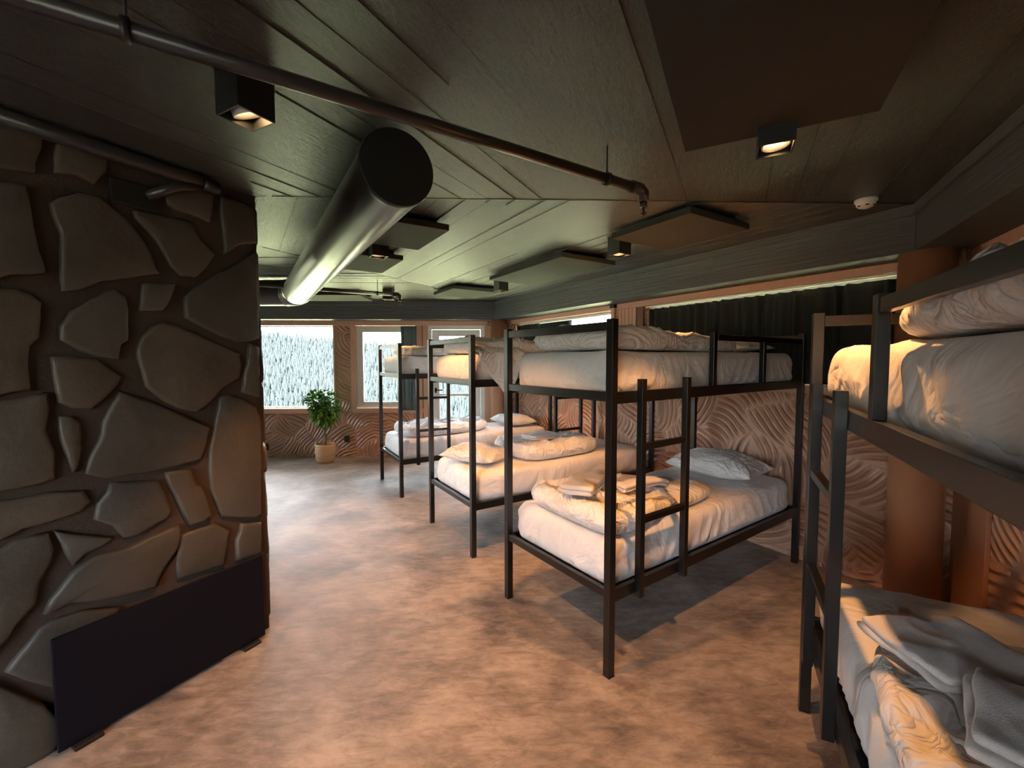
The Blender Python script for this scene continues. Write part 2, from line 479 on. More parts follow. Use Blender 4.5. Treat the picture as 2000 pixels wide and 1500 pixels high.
# boards round the far windows and the door
trim(W_far, 2.70, 4.80, .70, .78, -0.05, 0.02, M['trim'])
trim(W_far, 2.73, 2.755, .78, 2.10, -0.012, 0.10, M['trim'])
trim(W_far, 1.30, 2.48, .70, .775, -0.03, 0.02, M['trim'])
trim(W_far, 2.40, 2.48, .775, 2.10, -0.02, 0.05, M['trim'])
trim(W_far, 1.26, 1.44, .0, 2.10, -0.02, 0.05, M['trim'])
trim(W_far, .22, .345, 0, 2.10, -0.02, 0.05, M['trim'])
trim(W_far, 1.33, 1.345, .0, 2.10, -0.03, -0.02, M['trim_dark'])
# wood board panel between the right hand windows and its dark edge
mb = MB()
for k in range(5): W_right.box(mb, 2.51 + k * .053, 2.56 + k * .053, 1.35, 2.11, -0.025, 0.0, 0.004)
tag(mb.build('trim_30', M['trim']), kind='structure')
trim(W_right, 2.415, 2.505, 1.35, 2.11, -0.02, 0.05, M['trim_dark'])
trim(W_right, .24, .325, 1.35, 2.11, -0.02, 0.06, M['trim_dark'])
trim(W_near, .30, .38, 1.35, 2.11, -0.02, 0.06, M['trim_dark'])
# narrow post with a black cap standing on the sill
mb = MB(); W_right.box(mb, 2.785, 2.84, 1.35, 2.13, -0.07, -0.036, 0.004)
po = mb.build('trim_31', M['trim']); tag(po, kind='structure')
mb = MB(); W_right.box(mb, 2.78, 2.85, 2.13, 2.17, -0.08, -0.036, 0.004)
mb.build('cap', M['black'], po)
# baseboards
for nm, W in (('baseboard_far', W_far), ('baseboard_right', W_right), ('baseboard_near', W_near)):
    s1 = W.L
    mb = MB()
    for (a, b) in ([(1.44, s1)] if W is W_far else [(0.1, s1 - .1)]): W.box(mb, a, b, 0, .035, -0.012, 0.0, 0.003)
    tag(mb.build(nm, M['emboss']), kind='structure')

# round columns in the two visible corners
def column(name, c, r):
    mb = MB(); mb.lathe([(r, 0), (r, 2.17)], (c[0], c[1], 0), 48)
    return tag(mb.build(name, M['column']), kind='structure')
column('trim_40', (2.43, 2.56), 0.13)
column('trim_41', (-0.205, 6.80), 0.13)
trim(W_near, -0.02, 0.40, 0, 2.17, -0.02, 0.0, M['column'], name='trim_42')

# windows and the glazed door
def window(name, W, s0, s1, z0, z1, fr=0.06, d=0.05, mull=(), sash=0.0):
    mb = MB()
    for (a, b, c, e) in ((s0, s0 + fr, z0, z1), (s1 - fr, s1, z0, z1), (s0 + fr, s1 - fr, z0, z0 + fr), (s0 + fr, s1 - fr, z1 - fr, z1)):
        W.box(mb, a, b, c, e, d, d + .07, .004)
    root = tag(mb.build(name, M['white_frame']), kind='structure')
    q0, q1, y0, y1 = s0 + fr, s1 - fr, z0 + fr, z1 - fr
    if sash:
        mb = MB()
        for (a, b, c, e) in ((q0, q0 + sash, y0, y1), (q1 - sash, q1, y0, y1), (q0 + sash, q1 - sash, y0, y0 + sash), (q0 + sash, q1 - sash, y1 - sash, y1)):
            W.box(mb, a, b, c, e, d - .01, d + .045, .004)
        mb.build('sash', M['white_frame'], root)
        q0 += sash; q1 -= sash; y0 += sash; y1 -= sash
    for mu in mull:
        mb = MB(); W.box(mb, mu - .03, mu + .03, y0, y1, d, d + .06, .004); mb.build('mullion', M['white_frame'], root)
    mb = MB(); W.box(mb, q0, q1, y0, y1, d + .03, d + .036); mb.build('pane', M['glass'], root)
    return root
window('window_1', W_far, 2.755, 4.75, .78, 2.10, .018, .08)
w2 = window('window_2', W_far, 1.44, 2.40, .775, 2.10, .045, .03, sash=.06)
mb = MB(); W_far.box(mb, 1.86, 2.0, .845, .862, -0.01, 0.02, .004); W_far.box(mb, 1.97, 2.0, .845, .885, -0.02, 0.02, .004); mb.build('handle', M['white_frame'], w2)
window('window_3', W_right, .325, 2.41, 1.35, 2.11, .03, .07)
window('window_4', W_right, 2.84, 4.95, 1.35, 2.11, .03, .07)
window('window_5', W_near, .38, 2.6, 1.35, 2.11, .03, .07)
window('window_6', W_left, .5, 4.75, .78, 2.11, .05, .06, mull=(2.6,))
window('window_7', W_back, 1.3, 4.3, .78, 2.11, .05, .06, mull=(2.8,))
mb = MB()
for (a, b, c, e) in ((.345, .41, 0, 2.10), (1.195, 1.26, 0, 2.10), (.41, 1.195, 2.04, 2.10), (.41, 1.195, 0, .03)):
    W_far.box(mb, a, b, c, e, .0, .09, .004)
dr = tag(mb.build('door_1', M['white_frame']), kind='structure')
mb = MB()
for (a, b, c, e) in ((.415, .53, .03, 2.035), (1.075, 1.19, .03, 2.035), (.53, 1.075, 1.93, 2.035), (.53, 1.075, .03, .16), (.53, 1.075, .965, 1.005)):
    W_far.box(mb, a, b, c, e, .01, .06, .004)
leaf = mb.build('door_leaf', M['white_frame'], dr)
mb = MB(); W_far.box(mb, .53, 1.075, .16, .965, .03, .036); W_far.box(mb, .53, 1.075, 1.005, 1.93, .03, .036); mb.build('pane', M['glass'], leaf)
mb = MB(); W_far.box(mb, 1.12, 1.15, 1.02, 1.10, -0.01, .01, .003); W_far.box(mb, 1.02, 1.15, 1.055, 1.075, -0.04, -.02, .004); mb.build('handle', M['bolt'], leaf)

# unseen slab added over the rear window to keep the sun out
mb = MB(); W_back.box(mb, 0, W_back.L, 2.45, 2.6, TH, .9)
tag(mb.build('trim_50', M['beam']), kind='structure')

# ------------------------------------------------------------------ stone core
STONES = json.loads('''[[[0.977,2.422],[0.927,2.439],[0.875,2.435],[0.823,2.429],[0.83,2.356],[0.841,2.29],[0.846,2.257],[0.901,2.245],[0.986,2.225]],[[0.786,2.388],[0.748,2.423],[0.668,2.453],[0.625,2.404],[0.632,2.333],[0.676,2.274],[0.726,2.284],[0.797,2.276],[0.795,2.335]],[[0.989,2.176],[0.939,2.185],[0.874,2.195],[0.864,2.142],[0.856,2.039],[0.844,1.953],[0.831,1.901],[0.834,1.883],[0.918,1.859],[1.004,1.828]],[[0.816,2.157],[0.729,2.213],[0.67,2.225],[0.586,2.159],[0.523,2.073],[0.49,2.028],[0.474,1.967],[0.471,1.941],[0.564,1.914],[0.669,1.877],[0.745,1.837],[0.787,1.821],[0.789,1.909],[0.788,2.047],[0.811,2.123]],[[0.552,2.2],[0.427,2.216],[0.314,2.214],[0.285,2.141],[0.222,2.08],[0.274,2.004],[0.313,1.957],[0.379,1.945],[0.416,1.989],[0.452,2.058],[0.504,2.131],[0.545,2.171]],[[0.433,2.333],[0.402,2.364],[0.331,2.411],[0.259,2.409],[0.216,2.383],[0.23,2.308],[0.249,2.244],[0.328,2.25],[0.387,2.249],[0.425,2.265]],[[0.175,2.39],[0.086,2.395],[0.024,2.377],[0.001,2.339],[0.003,2.197],[0.095,2.156],[0.175,2.095],[0.182,2.202],[0.187,2.309]],[[0.025,2.147],[0.008,2.08],[0.004,1.95],[0.001,1.793],[0.013,1.667],[0.062,1.646],[0.125,1.644],[0.208,1.671],[0.296,1.708],[0.372,1.749],[0.376,1.839],[0.32,1.892],[0.231,1.965],[0.136,2.042]],[[0.532,1.885],[0.401,1.911],[0.428,1.833],[0.459,1.769],[0.548,1.768]],[[0.628,1.848],[0.601,1.822],[0.582,1.772],[0.595,1.637],[0.617,1.616],[0.631,1.551],[0.705,1.569],[0.755,1.592],[0.812,1.624],[0.803,1.685],[0.77,1.744],[0.71,1.798]],[[1.006,1.799],[0.955,1.81],[0.921,1.816],[0.879,1.795],[0.848,1.772],[0.85,1.708],[0.864,1.635],[0.888,1.598],[0.897,1.536],[0.895,1.437],[0.938,1.43],[1.023,1.415]],[[0.456,1.722],[0.408,1.718],[0.318,1.672],[0.221,1.628],[0.115,1.58],[0.106,1.529],[0.126,1.46],[0.218,1.395],[0.277,1.338],[0.344,1.285],[0.423,1.328],[0.47,1.366],[0.531,1.425],[0.546,1.501],[0.564,1.586],[0.549,1.65],[0.503,1.695]],[[0.835,1.558],[0.785,1.565],[0.705,1.554],[0.669,1.524],[0.623,1.477],[0.657,1.422],[0.69,1.384],[0.722,1.347],[0.779,1.358],[0.82,1.38],[0.827,1.451]],[[0.064,1.633],[0.017,1.621],[0.019,1.343],[0.059,1.359],[0.11,1.375],[0.107,1.452],[0.079,1.529]],[[1.027,1.393],[0.973,1.402],[0.935,1.404],[0.855,1.422],[0.852,1.348],[0.862,1.279],[0.841,1.186],[0.841,1.084],[0.905,1.07],[1.041,1.074]],[[0.824,1.284],[0.817,1.324],[0.791,1.329],[0.765,1.302],[0.756,1.243],[0.76,1.159],[0.773,1.11],[0.794,1.093],[0.81,1.159],[0.817,1.232]],[[0.631,1.412],[0.551,1.373],[0.414,1.3],[0.283,1.215],[0.298,1.133],[0.331,1.049],[0.445,1.048],[0.555,1.043],[0.697,1.049],[0.756,1.079],[0.742,1.134],[0.711,1.204],[0.687,1.286],[0.659,1.36]],[[0.198,1.371],[0.114,1.344],[0.039,1.289],[0.027,1.23],[0.028,0.985],[0.036,0.682],[0.068,0.67],[0.163,0.709],[0.246,0.743],[0.283,0.881],[0.291,0.988],[0.287,1.105],[0.26,1.192],[0.244,1.282],[0.23,1.347]],[[0.478,1.019],[0.382,1.022],[0.357,0.939],[0.329,0.919],[0.314,0.85],[0.294,0.752],[0.325,0.735],[0.387,0.744],[0.422,0.831],[0.45,0.914],[0.474,0.976]],[[1.043,1.038],[0.99,1.038],[0.94,1.031],[0.872,1.032],[0.762,1.012],[0.74,0.968],[0.773,0.93],[0.863,0.918],[0.938,0.919],[0.995,0.896],[1.049,0.889]],[[0.672,1.021],[0.612,1.016],[0.508,0.996],[0.481,0.923],[0.462,0.831],[0.476,0.811],[0.537,0.783],[0.575,0.762],[0.64,0.774],[0.671,0.831],[0.73,0.884],[0.718,0.945],[0.695,0.993]],[[0.854,0.879],[0.793,0.846],[0.678,0.782],[0.717,0.769],[0.765,0.745],[0.81,0.721],[0.825,0.77],[0.841,0.828]],[[0.436,0.76],[0.427,0.707],[0.45,0.653],[0.484,0.605],[0.521,0.56],[0.538,0.501],[0.641,0.521],[0.726,0.535],[0.842,0.568],[0.902,0.569],[0.876,0.616],[0.814,0.691],[0.743,0.736],[0.632,0.725],[0.538,0.742]],[[0.421,0.705],[0.371,0.706],[0.266,0.709],[0.211,0.656],[0.226,0.566],[0.242,0.483],[0.357,0.48],[0.45,0.491],[0.453,0.579],[0.435,0.622]],[[0.145,0.661],[0.043,0.64],[0.046,0.465],[0.075,0.469],[0.178,0.476],[0.167,0.584]],[[1.052,0.844],[0.998,0.859],[0.959,0.873],[0.872,0.88],[0.864,0.806],[0.876,0.76],[0.901,0.69],[0.918,0.617],[0.952,0.576],[0.987,0.517],[1.051,0.469]],[[0.999,0.406],[0.965,0.453],[0.915,0.514],[0.873,0.532],[0.784,0.515],[0.669,0.478],[0.717,0.356],[0.794,0.26],[0.891,0.262],[0.95,0.329]],[[1.053,0.404],[1.007,0.358],[0.901,0.206],[0.855,0.087],[0.904,-0.033],[0.999,-0.032],[1.068,0.089]],[[0.51,0.456],[0.213,0.422],[0.055,0.41],[0.061,0.042],[0.228,0.01],[0.462,0.077],[0.603,0.072],[0.631,0.305]]]''')
W_core = Wall(2, 302, 1.17); W_core2 = Wall(2, 62, 1.17)
W_core.n = -W_core.n; W_core2.n = -W_core2.n
def chaikin(pl):
    o = []
    for i in range(len(pl)):
        a, b = pl[i], pl[(i + 1) % len(pl)]
        o.append((a[0] * .78 + b[0] * .22, a[1] * .78 + b[1] * .22)); o.append((a[0] * .22 + b[0] * .78, a[1] * .22 + b[1] * .78))
    return o
def stone_face(name, W, flip, seed):
    rnd = random.Random(seed)
    bm = bmesh.new(); col = bm.loops.layers.float_color.new('tone')
    def P(s, z, d):
        if flip: s = 1.17 - s
        return W.P(s, d, z)
    q = [bm.verts.new(W.P(*p)) for p in ((0, .022, 0), (1.17, .022, 0), (1.17, .022, ZC), (0, .022, ZC))]
    f = bm.faces.new(q); f.material_index = 1
    for pl in STONES:
        pl = [(a + (rnd.uniform(-.006, .006)), b + rnd.uniform(-.006, .006)) for a, b in pl]
        pl = clip(pl, 0.012, 1.165, 0.004, ZC - 0.004)
        if len(pl) < 3: continue
        # denser outline with slightly ragged edge
        den = []
        for i in range(len(pl)):
            a, b = Vector(pl[i]), Vector(pl[(i + 1) % len(pl)])
            k = max(1, int((b - a).length / .03))
            for j in range(k):
                p = a.lerp(b, j / k)
                w = noise.noise(Vector((p.x * 30, p.y * 30, seed))) * .005
                den.append((min(max(p.x + w, .004), 1.168), p.y + w))
        pl = den
        cx = sum(p[0] for p in pl) / len(pl); cz = sum(p[1] for p in pl) / len(pl)
        h = rnd.uniform(-.004, .006); tone = rnd.uniform(.72, 1.15); warm = rnd.uniform(-.08, .08)
        tx, tz = rnd.uniform(-.012, .012), rnd.uniform(-.012, .012)
        rings = []
        for inset, d in ((0, .024), (0.0, .006), (.006, .0), (.018, -.003)):
            r = []
            for (a, b) in pl:
                L = hypot(a - cx, b - cz) + 1e-6
                k = 1 - inset / L
                aa, bb = cx + (a - cx) * k, cz + (b - cz) * k
                dd = d if d > .02 else d - h + tx * (aa - cx) + tz * (bb - cz) + noise.noise(Vector((aa * 9, bb * 9, seed + 5))) * .004
                r.append(bm.verts.new(P(aa, bb, dd)))
            rings.append(r)
        fs = []
        for i in range(len(rings) - 1):
            for k in range(len(pl)):
                fs.append(bm.faces.new((rings[i][k], rings[i][(k + 1) % len(pl)], rings[i + 1][(k + 1) % len(pl)], rings[i + 1][k])))
        c = bm.verts.new(P(cx, cz, -.004 - h))
        for k in range(len(pl)): fs.append(bm.faces.new((rings[-1][k], rings[-1][(k + 1) % len(pl)], c)))
        for f in fs:
            f.smooth = True
            for l in f.loops: l[col] = (tone * (1 + warm), tone, tone * (1 - warm), 1)
    bmesh.ops.recalc_face_normals(bm, faces=list(bm.faces))
    me = bpy.data.meshes.new(name); bm.to_mesh(me); bm.free()
    me.materials.append(M['stone']); me.materials.append(M['mortar'])
    o = bpy.data.objects.new(name, me); COL.objects.link(o)
    localize(o, W.P(0, 0, 0), W.rz)
    return tag(o, kind='structure')
stone_face('wall_left', W_core, False, 3)
stone_face('wall_left_far', W_core2, True, 8)
mb = MB()
cp = [hexc(a, 1.145) for a in ANG]
for i in range(6):
    p, q = cp[i], cp[(i + 1) % 6]
    mb.poly([(p.x, p.y, 0), (q.x, q.y, 0), (q.x, q.y, ZC), (p.x, p.y, ZC)])
tag(mb.build('wall_core', M['mortar']), kind='structure')

# ------------------------------------------------------------------ fittings on the stone wall
mb = MB(); W_core.box(mb, .462, .63, 2.215, 2.318, -.006, .02, .004)  # flat black box, the hole's inner darkness put into its colour
tag(mb.build('vent_shade_box', M['black']), 'black box standing in for the dark of an opening high in the stone wall below the pipe', 'vent')
root = empty('heating_panel', W_core.P(.48, -.04, 0), W_core.rz)
tag(root, 'dark glass panel heater standing low against the stone wall', 'heater')
mb = MB(); mb.box((0, 0, .245), (.83, .014, .46), 0, .004); mb.build('panel', M['black_gloss'], root)
sgn = 1 if (Matrix.Rotation(W_core.rz, 3, 'Z') @ Vector((0, 1, 0))).xy.dot(W_core.n) > 0 else -1
for x in (-.3, 0.0, .3):
    mb = MB(); mb.box((x, sgn * .022, .26), (.05, .03, .05), 0, .003); mb.build('bracket', M['black'], root)
for x in (-.33, .33):
    mb = MB(); mb.box((x, 0, .008), (.09, .07, .016), 0, .003); mb.build('foot', M['black'], root)
# pipe along the top of the stone wall
root = empty('wall_pipe', (0, 0, 0)); tag(root, 'dark pipe running along the top of the stone wall with capped end', 'pipe')
mb = MB(); mb.tube([W_core.P(1.17, -.045, 2.40), W_core.P(.34, -.045, 2.40), W_core.P(.27, -.05, 2.395)], .03, 16); mb.build('pipe', M['pipe'], root)
mb = MB(); mb.tube([W_core.P(.30, -.05, 2.396), W_core.P(.235, -.05, 2.392), W_core.P(.215, -.05, 2.388)], [.036, .036, .02], 16); mb.build('end_cap', M['bed_metal'], root)
mb = MB(); mb.tube([W_core.P(.29, -.05, 2.385), W_core.P(.40, -.04, 2.345), W_core.P(.50, 0.01, 2.28)], .022, 14); mb.build('branch', M['pipe'], root)

# ------------------------------------------------------------------ ceiling fittings
CA = atan2(W_right.t.y, W_right.t.x)          # direction of the right hand wall
def felt(cx, cy, lx, ly, rz, label, group=None, m=None):
    root = empty('acoustic_panel', (cx, cy, ZC), rz)
    mb = MB(); mb.box((0, 0, -.045), (lx, ly, .04), 0, .003); mb.build('felt_board', m or M['panel'], root)
    mb = MB(); mb.box((0, 0, -.0125), (lx - .12, ly - .12, .025)); mb.build('mounting_frame', M['black'], root)
    return tag(root, label, 'acoustic panel', 'acoustic panels on the ceiling')
def mid(*p): return (sum(q[0] for q in p) / len(p), sum(q[1] for q in p) / len(p))
tw = W_right.t; uw = Vector((tw.y, -tw.x))      # along wall, towards wall
tn = W_near.t                                   # along near wall, towards the camera
felt(*mid((0.413, 3.518), (.265, 4.872)), 1.2, .6, CA, 'long grey acoustic panel above the nearest full bunk bed, one spotlight at its corner')
felt(*mid((1.012, 2.491), (1.198, 3.347)), .62, .60, CA, 'square grey acoustic panel nearest the smoke detector')
felt(-.585, 5.47, .6, .6, CA, 'square grey acoustic panel in the far right corner by the door')
felt(-.446 - .531 * 1.21 + .847 * .395, 1.712 + .847 * 1.21 + .531 * .395, .58, .47, CA, 'square dark acoustic panel right behind the duct, nearer one')
felt(-1.27, 3.785, .64, .47, CA, 'square dark acoustic panel behind the duct, further one with spotlight before it')
felt(-2.55, 5.83, 1.2, .58, W_far.rz, 'long grey acoustic panel ahead of the big far window behind the duct')
c = Vector((.698, 1.785)) + Vector((1.235, 1.492)); c = c / 2 - tn * 0
c = Vector((.966, 1.638)) + tn * .6
felt(c.x, c.y, 1.2, .61, W_near.rz, 'big black acoustic panel overhead at the top right', m=M['panel_dark'])

LIGHT_LABELS = ['square black ceiling spotlight nearest the stone wall, under the long pipe', 'square black ceiling spotlight glowing beside the big black panel',
    'square black ceiling spotlight between the two grey panels above the nearest full bunk', 'small black ceiling spotlight near the far right corner panel',
    'black ceiling spotlight half hidden behind the silver duct', 'tiny black ceiling spotlight beside the far sprinkler',
    'black ceiling spotlight above the viewer', 'black ceiling spotlight far behind the viewer']
for i, (x, y, rz, tilt, f) in enumerate(LAMPS):
    root = empty('ceiling_spotlight', (x, y, ZC), rz)
    tag(root, LIGHT_LABELS[i], 'spotlight', 'square ceiling spotlights')
    S = .118; Hh = .13; w = .006
    mb = MB()
    for (dx, dy, a, b) in ((-S / 2 + w / 2, 0, w, S), (S / 2 - w / 2, 0, w, S), (0, -S / 2 + w / 2, S - 2 * w, w), (0, S / 2 - w / 2, S - 2 * w, w)):
        mb.box((dx, dy, -Hh / 2), (a, b, Hh))
    mb.box((0, 0, -.004), (S, S, .008))
    mb.build('housing', M['black'], root)
    tv = Vector((tilt[0], tilt[1], -1)).normalized()
    tl = Matrix.Rotation(-rz, 3, 'Z') @ tv
    q = Vector((0, 0, -1)).rotation_difference(tl).to_matrix().to_4x4()
    Mt = Matrix.Translation((0, 0, -.088)) @ q
    mb = MB(); mb.lathe([(.02, .03), (.047, .0), (.047, -.028), (.044, -.028), (.036, -.008)], n=28, caps=False)
    mb.bm.transform(Mt); mb.build('reflector', M['reflector'], root)
    mb = MB(); mb.lathe([(.036, -.008), (.035, -.010)], n=28); mb.bm.transform(Mt); mb.build('bulb', M['bulb'], root)
    ld = bpy.data.lights.new('spot', 'SPOT'); ld.energy = LAMP_ENERGY * f; ld.color = LAMP_COLOR
    ld.spot_size = radians(84 if i == 0 else 92); ld.spot_blend = 0.35; ld.shadow_soft_size = 0.022
    lo = bpy.data.objects.new('lamp_light', ld); COL.objects.link(lo)
    lo.location = (x, y, ZC - Hh - 0.012)
    lo.rotation_euler = Vector((0, 0, -1)).rotation_difference(tv).to_euler()

# silver duct with black end cap
def arcpts(p0, pc, p1, r, n=10):
    a = (Vector(p0) - Vector(pc)).normalized(); b = (Vector(p1) - Vector(pc)).normalized()
    half = a.angle(b) / 2; dd = r / math.tan(half)
    s0 = Vector(pc) + a * dd; s1 = Vector(pc) + b * dd
    cc = Vector(pc) + (a + b).normalized() * (r / sin(half))
    v0, v1 = s0 - cc, s1 - cc
    ax = v0.cross(v1).normalized(); an = v0.angle(v1)
    return [cc + Matrix.Rotation(an * k / n, 3, ax) @ v0 for k in range(n + 1)]
DZ = 2.283; cap = Vector((-0.446, 1.712, DZ)); elb = Vector((-2.351, 4.75, DZ)); far = elb + Vector((-3.2, .12, 0))
root = empty('air_duct', (cap.x, cap.y, DZ), CA); tag(root, 'large round silver air duct hanging under the dark ceiling', 'duct')
def inroot(mb): mb.bm.transform((Matrix.Translation((cap.x, cap.y, DZ)) @ Matrix.Rotation(CA, 4, 'Z')).inverted())
dr_ = (elb - cap).normalized(); arc = arcpts(cap, elb, far, .20)
mb = MB(); mb.tube([cap, cap + dr_ * .01, arc[0] - dr_ * .1], [.139, .14, .14], 48, caps=False); inroot(mb); mb.build('straight_section', M['duct'], root)
mb = MB(); mb.tube([arc[0] - dr_ * .1] + arc, .1405, 48, caps=False)
inroot(mb); mb.build('elbow', M['duct'], root)
for k, f in enumerate([0, .15, .3, .45, .6, .75, .9, 1.0]):
    i = int(f * 10); p = arc[i]; q = arc[min(i + 1, 10)] if i < 10 else arc[10] + (arc[10] - arc[9])
    t = (q - p).normalized()
    mb = MB(); mb.tube([p - t * .006, p, p + t * .006], [.1405, .1445, .1405], 48, caps=False); inroot(mb); mb.build('seam_ring', M['duct'], root)
mb = MB(); mb.tube([arc[-1], far], .14, 48, caps=False); inroot(mb); mb.build('side_section', M['pipe'], root)
mb = MB(); mb.tube([cap - dr_ * .022, cap + dr_ * .004], [.143, .143], 48); inroot(mb); mb.build('end_cap', M['duct_cap'], root)
mb = MB(); mb.tube([cap + dr_ * .0, cap + dr_ * .02], [.1445, .1445], 48, caps=False); inroot(mb); mb.build('end_rim', M['duct'], root)
for q in (cap + dr_ * .05, arc[0] - dr_ * .12):
    mb = MB(); mb.tube([q + Vector((0, 0, .13)), Vector((q.x, q.y, ZC))], .004, 8)
    inroot(mb); mb.build('hanger_rod', M['black'], root)

# sprinkler pipes
def sprinkler(p0, p1, r, label, hang):
    an = atan2(p1[1] - p0[1], p1[0] - p0[0])
    root = empty('sprinkler_pipe', p1, an); tag(root, label, 'pipe')
    T = (Matrix.Translation(p1) @ Matrix.Rotation(an, 4, 'Z')).inverted()
    d = (Vector(p1) - Vector(p0)).normalized()
    def b(mb, n, m): mb.bm.transform(T); return mb.build(n, m, root)
    mb = MB(); mb.tube([p0, p1], r, 20); b(mb, 'pipe', M['pipe'])
    e = Vector(p1)
    mb = MB(); mb.tube([e - d * .05, e + d * .01, e + d * .028 + Vector((0, 0, -.014)), e + d * .03 + Vector((0, 0, -.05))], [r * 1.25, r * 1.25, r * 1.25, r * 1.15], 20); b(mb, 'elbow', M['pipe'])
    h = e + d * .03
    mb = MB(); mb.tube([h + Vector((0, 0, -.05)), h + Vector((0, 0, -.075))], r * .8, 14)
    mb.tube([h + Vector((0, 0, -.075)), h + Vector((0, 0, -.10)), h + Vector((0, 0, -.115))], [.006, .005, .003], 10)
    mb.lathe([(.001, -.006), (.015, -.004), (.016, 0), (.001, .002)], tuple(h + Vector((0, 0, -.102))), 14)
    b(mb, 'sprinkler_head', M['black'])
    for f in hang:
        q = Vector(p0).lerp(Vector(p1), f)
        mb = MB(); mb.tube([Vector((q.x, q.y, q.z + r)), Vector((q.x, q.y, ZC))], .004, 8); b(mb, 'hanger_rod', M['black'])
        mb = MB(); mb.tube([q - d * .008, q + d * .008], r + .006, 20); b(mb, 'pipe_ring', M['black'])
sprinkler((-1.51, .638, 2.305), (0.567, 1.965, 2.305), .021, 'long dark sprinkler pipe crossing the ceiling in front of the duct', (.30, .92))
sprinkler((-2.7, 4.28, 2.305), (-1.33, 5.05, 2.305), .021, 'short dark sprinkler pipe beyond the duct near the far windows', (.86,))

# smoke detector
root = empty('smoke_detector', (1.985, 2.47, ZC)); tag(root, 'round white smoke detector on the dark ceiling by the right beam', 'smoke detector')
mb = MB(); mb.lathe([(.001, 0), (.052, 0), (.054, -.012), (.052, -.016), (.001, -.016)], n=32); mb.build('base', M['plastic'], root)
mb = MB(); mb.lathe([(.044, -.016), (.045, -.032), (.036, -.042), (.018, -.050), (.001, -.052)], n=32, caps=False)
mb.build('head', M['plastic'], root)
for k in range(6):
    mb = MB(); mb.box((.036 * cos(k * pi / 3), .036 * sin(k * pi / 3), -.036), (.010, .016, .012), k * pi / 3); mb.build('vent_slot', M['panel'], root)

# ------------------------------------------------------------------ curtains
def curtain(name, W, s0, s1, z0, z1, folds, amp, d, m, label, seed=0, sag=0.0, group=None):
    rnd = random.Random(seed); bm = bmesh.new()
    n = folds * 14; rows = 14
    ph = [rnd.uniform(-.35, .35) for _ in range(folds + 2)]
    def off(f, v):
        x = f * folds; i = int(x); fr_ = x - i
        p = ph[i] * (1 - fr_) + ph[i + 1] * fr_
        wv = sin(2 * pi * (x + p * .8 + .12 * v * sin(x * 1.7)))
        return amp * (wv * (.75 + .25 * sin(x * 2.1)) + .25 * noise.noise(Vector((x * .9, v * 1.5, seed))))
    G = []
    for j in range(rows + 1):
        v_ = j / rows; row = []
        for i in range(n + 1):
            f = i / n
            zt = z1 - sag * abs(sin(f * folds * pi)) 
            z = z0 + (zt - z0) * v_
            row.append(bm.verts.new(W.P(s0 + (s1 - s0) * f, -d + off(f, v_), z)))
        G.append(row)
    for j in range(rows):
        for i in range(n):
            f = bm.faces.new((G[j][i], G[j][i + 1], G[j + 1][i + 1], G[j + 1][i])); f.smooth = True
    me = bpy.data.meshes.new(name); bm.to_mesh(me); bm.free(); me.materials.append(m)
    o = bpy.data.objects.new(name, me); COL.objects.link(o)
    md = o.modifiers.new('thickness', 'SOLIDIFY'); md.thickness = .003; md.offset = 0
    localize(o, W.P(s0, 0, 0), W.rz)
    tag(o, label, 'curtain', group)
    return o
curtain('curtain', W_right, .33, 2.395, 1.36, 2.082, 22, .020, -.035, M['curtain'], 'long dark green pleated curtain behind the nearest full bunk bed', 1, .006)
curtain('curtain', W_right, 4.39, 4.94, 1.36, 2.082, 7, .018, -.035, M['curtain'], 'short dark curtain in the far corner beside the round column', 2, .008)
curtain('curtain', W_near, .385, 2.595, 1.36, 2.085, 22, .020, -.035, M['curtain'], 'dark curtain behind the bunk bed at the right edge', 3, .006)
curtain('curtain', W_far, 1.42, 1.665, .745, 2.088, 4, .022, .065, M['curtain_grey'], 'narrow grey curtain beside the second far window', 4)
for W, a, b, lab in ((W_right, .335, 2.405, 'white curtain rail above the long dark green curtain'),):
    mb = MB(); W.box(mb, a, b, 2.094, 2.106, .004, .02, .002)
    tag(mb.build('curtain_rail', M['plastic']), lab, 'curtain rail')

# ------------------------------------------------------------------ power outlets on the far wall
for s, z, lab in ((3.848, .16, 'black wall outlet next to the stone wall edge'), (2.57, .283, 'black wall outlet just right of the potted plant')):
    root = empty('power_outlet', W_far.P(s, -.012, z), W_far.rz); tag(root, lab, 'outlet')
    mb = MB(); mb.box((0, 0, 0), (.075, .024, .10), 0, .004); mb.build('cover', M['black'], root)
    for dz in (-.022, .022):
        mb = MB(); mb.tube([(0, .010, dz), (0, .016, dz)], .017, 20); mb.build('socket', M['bolt'], root)

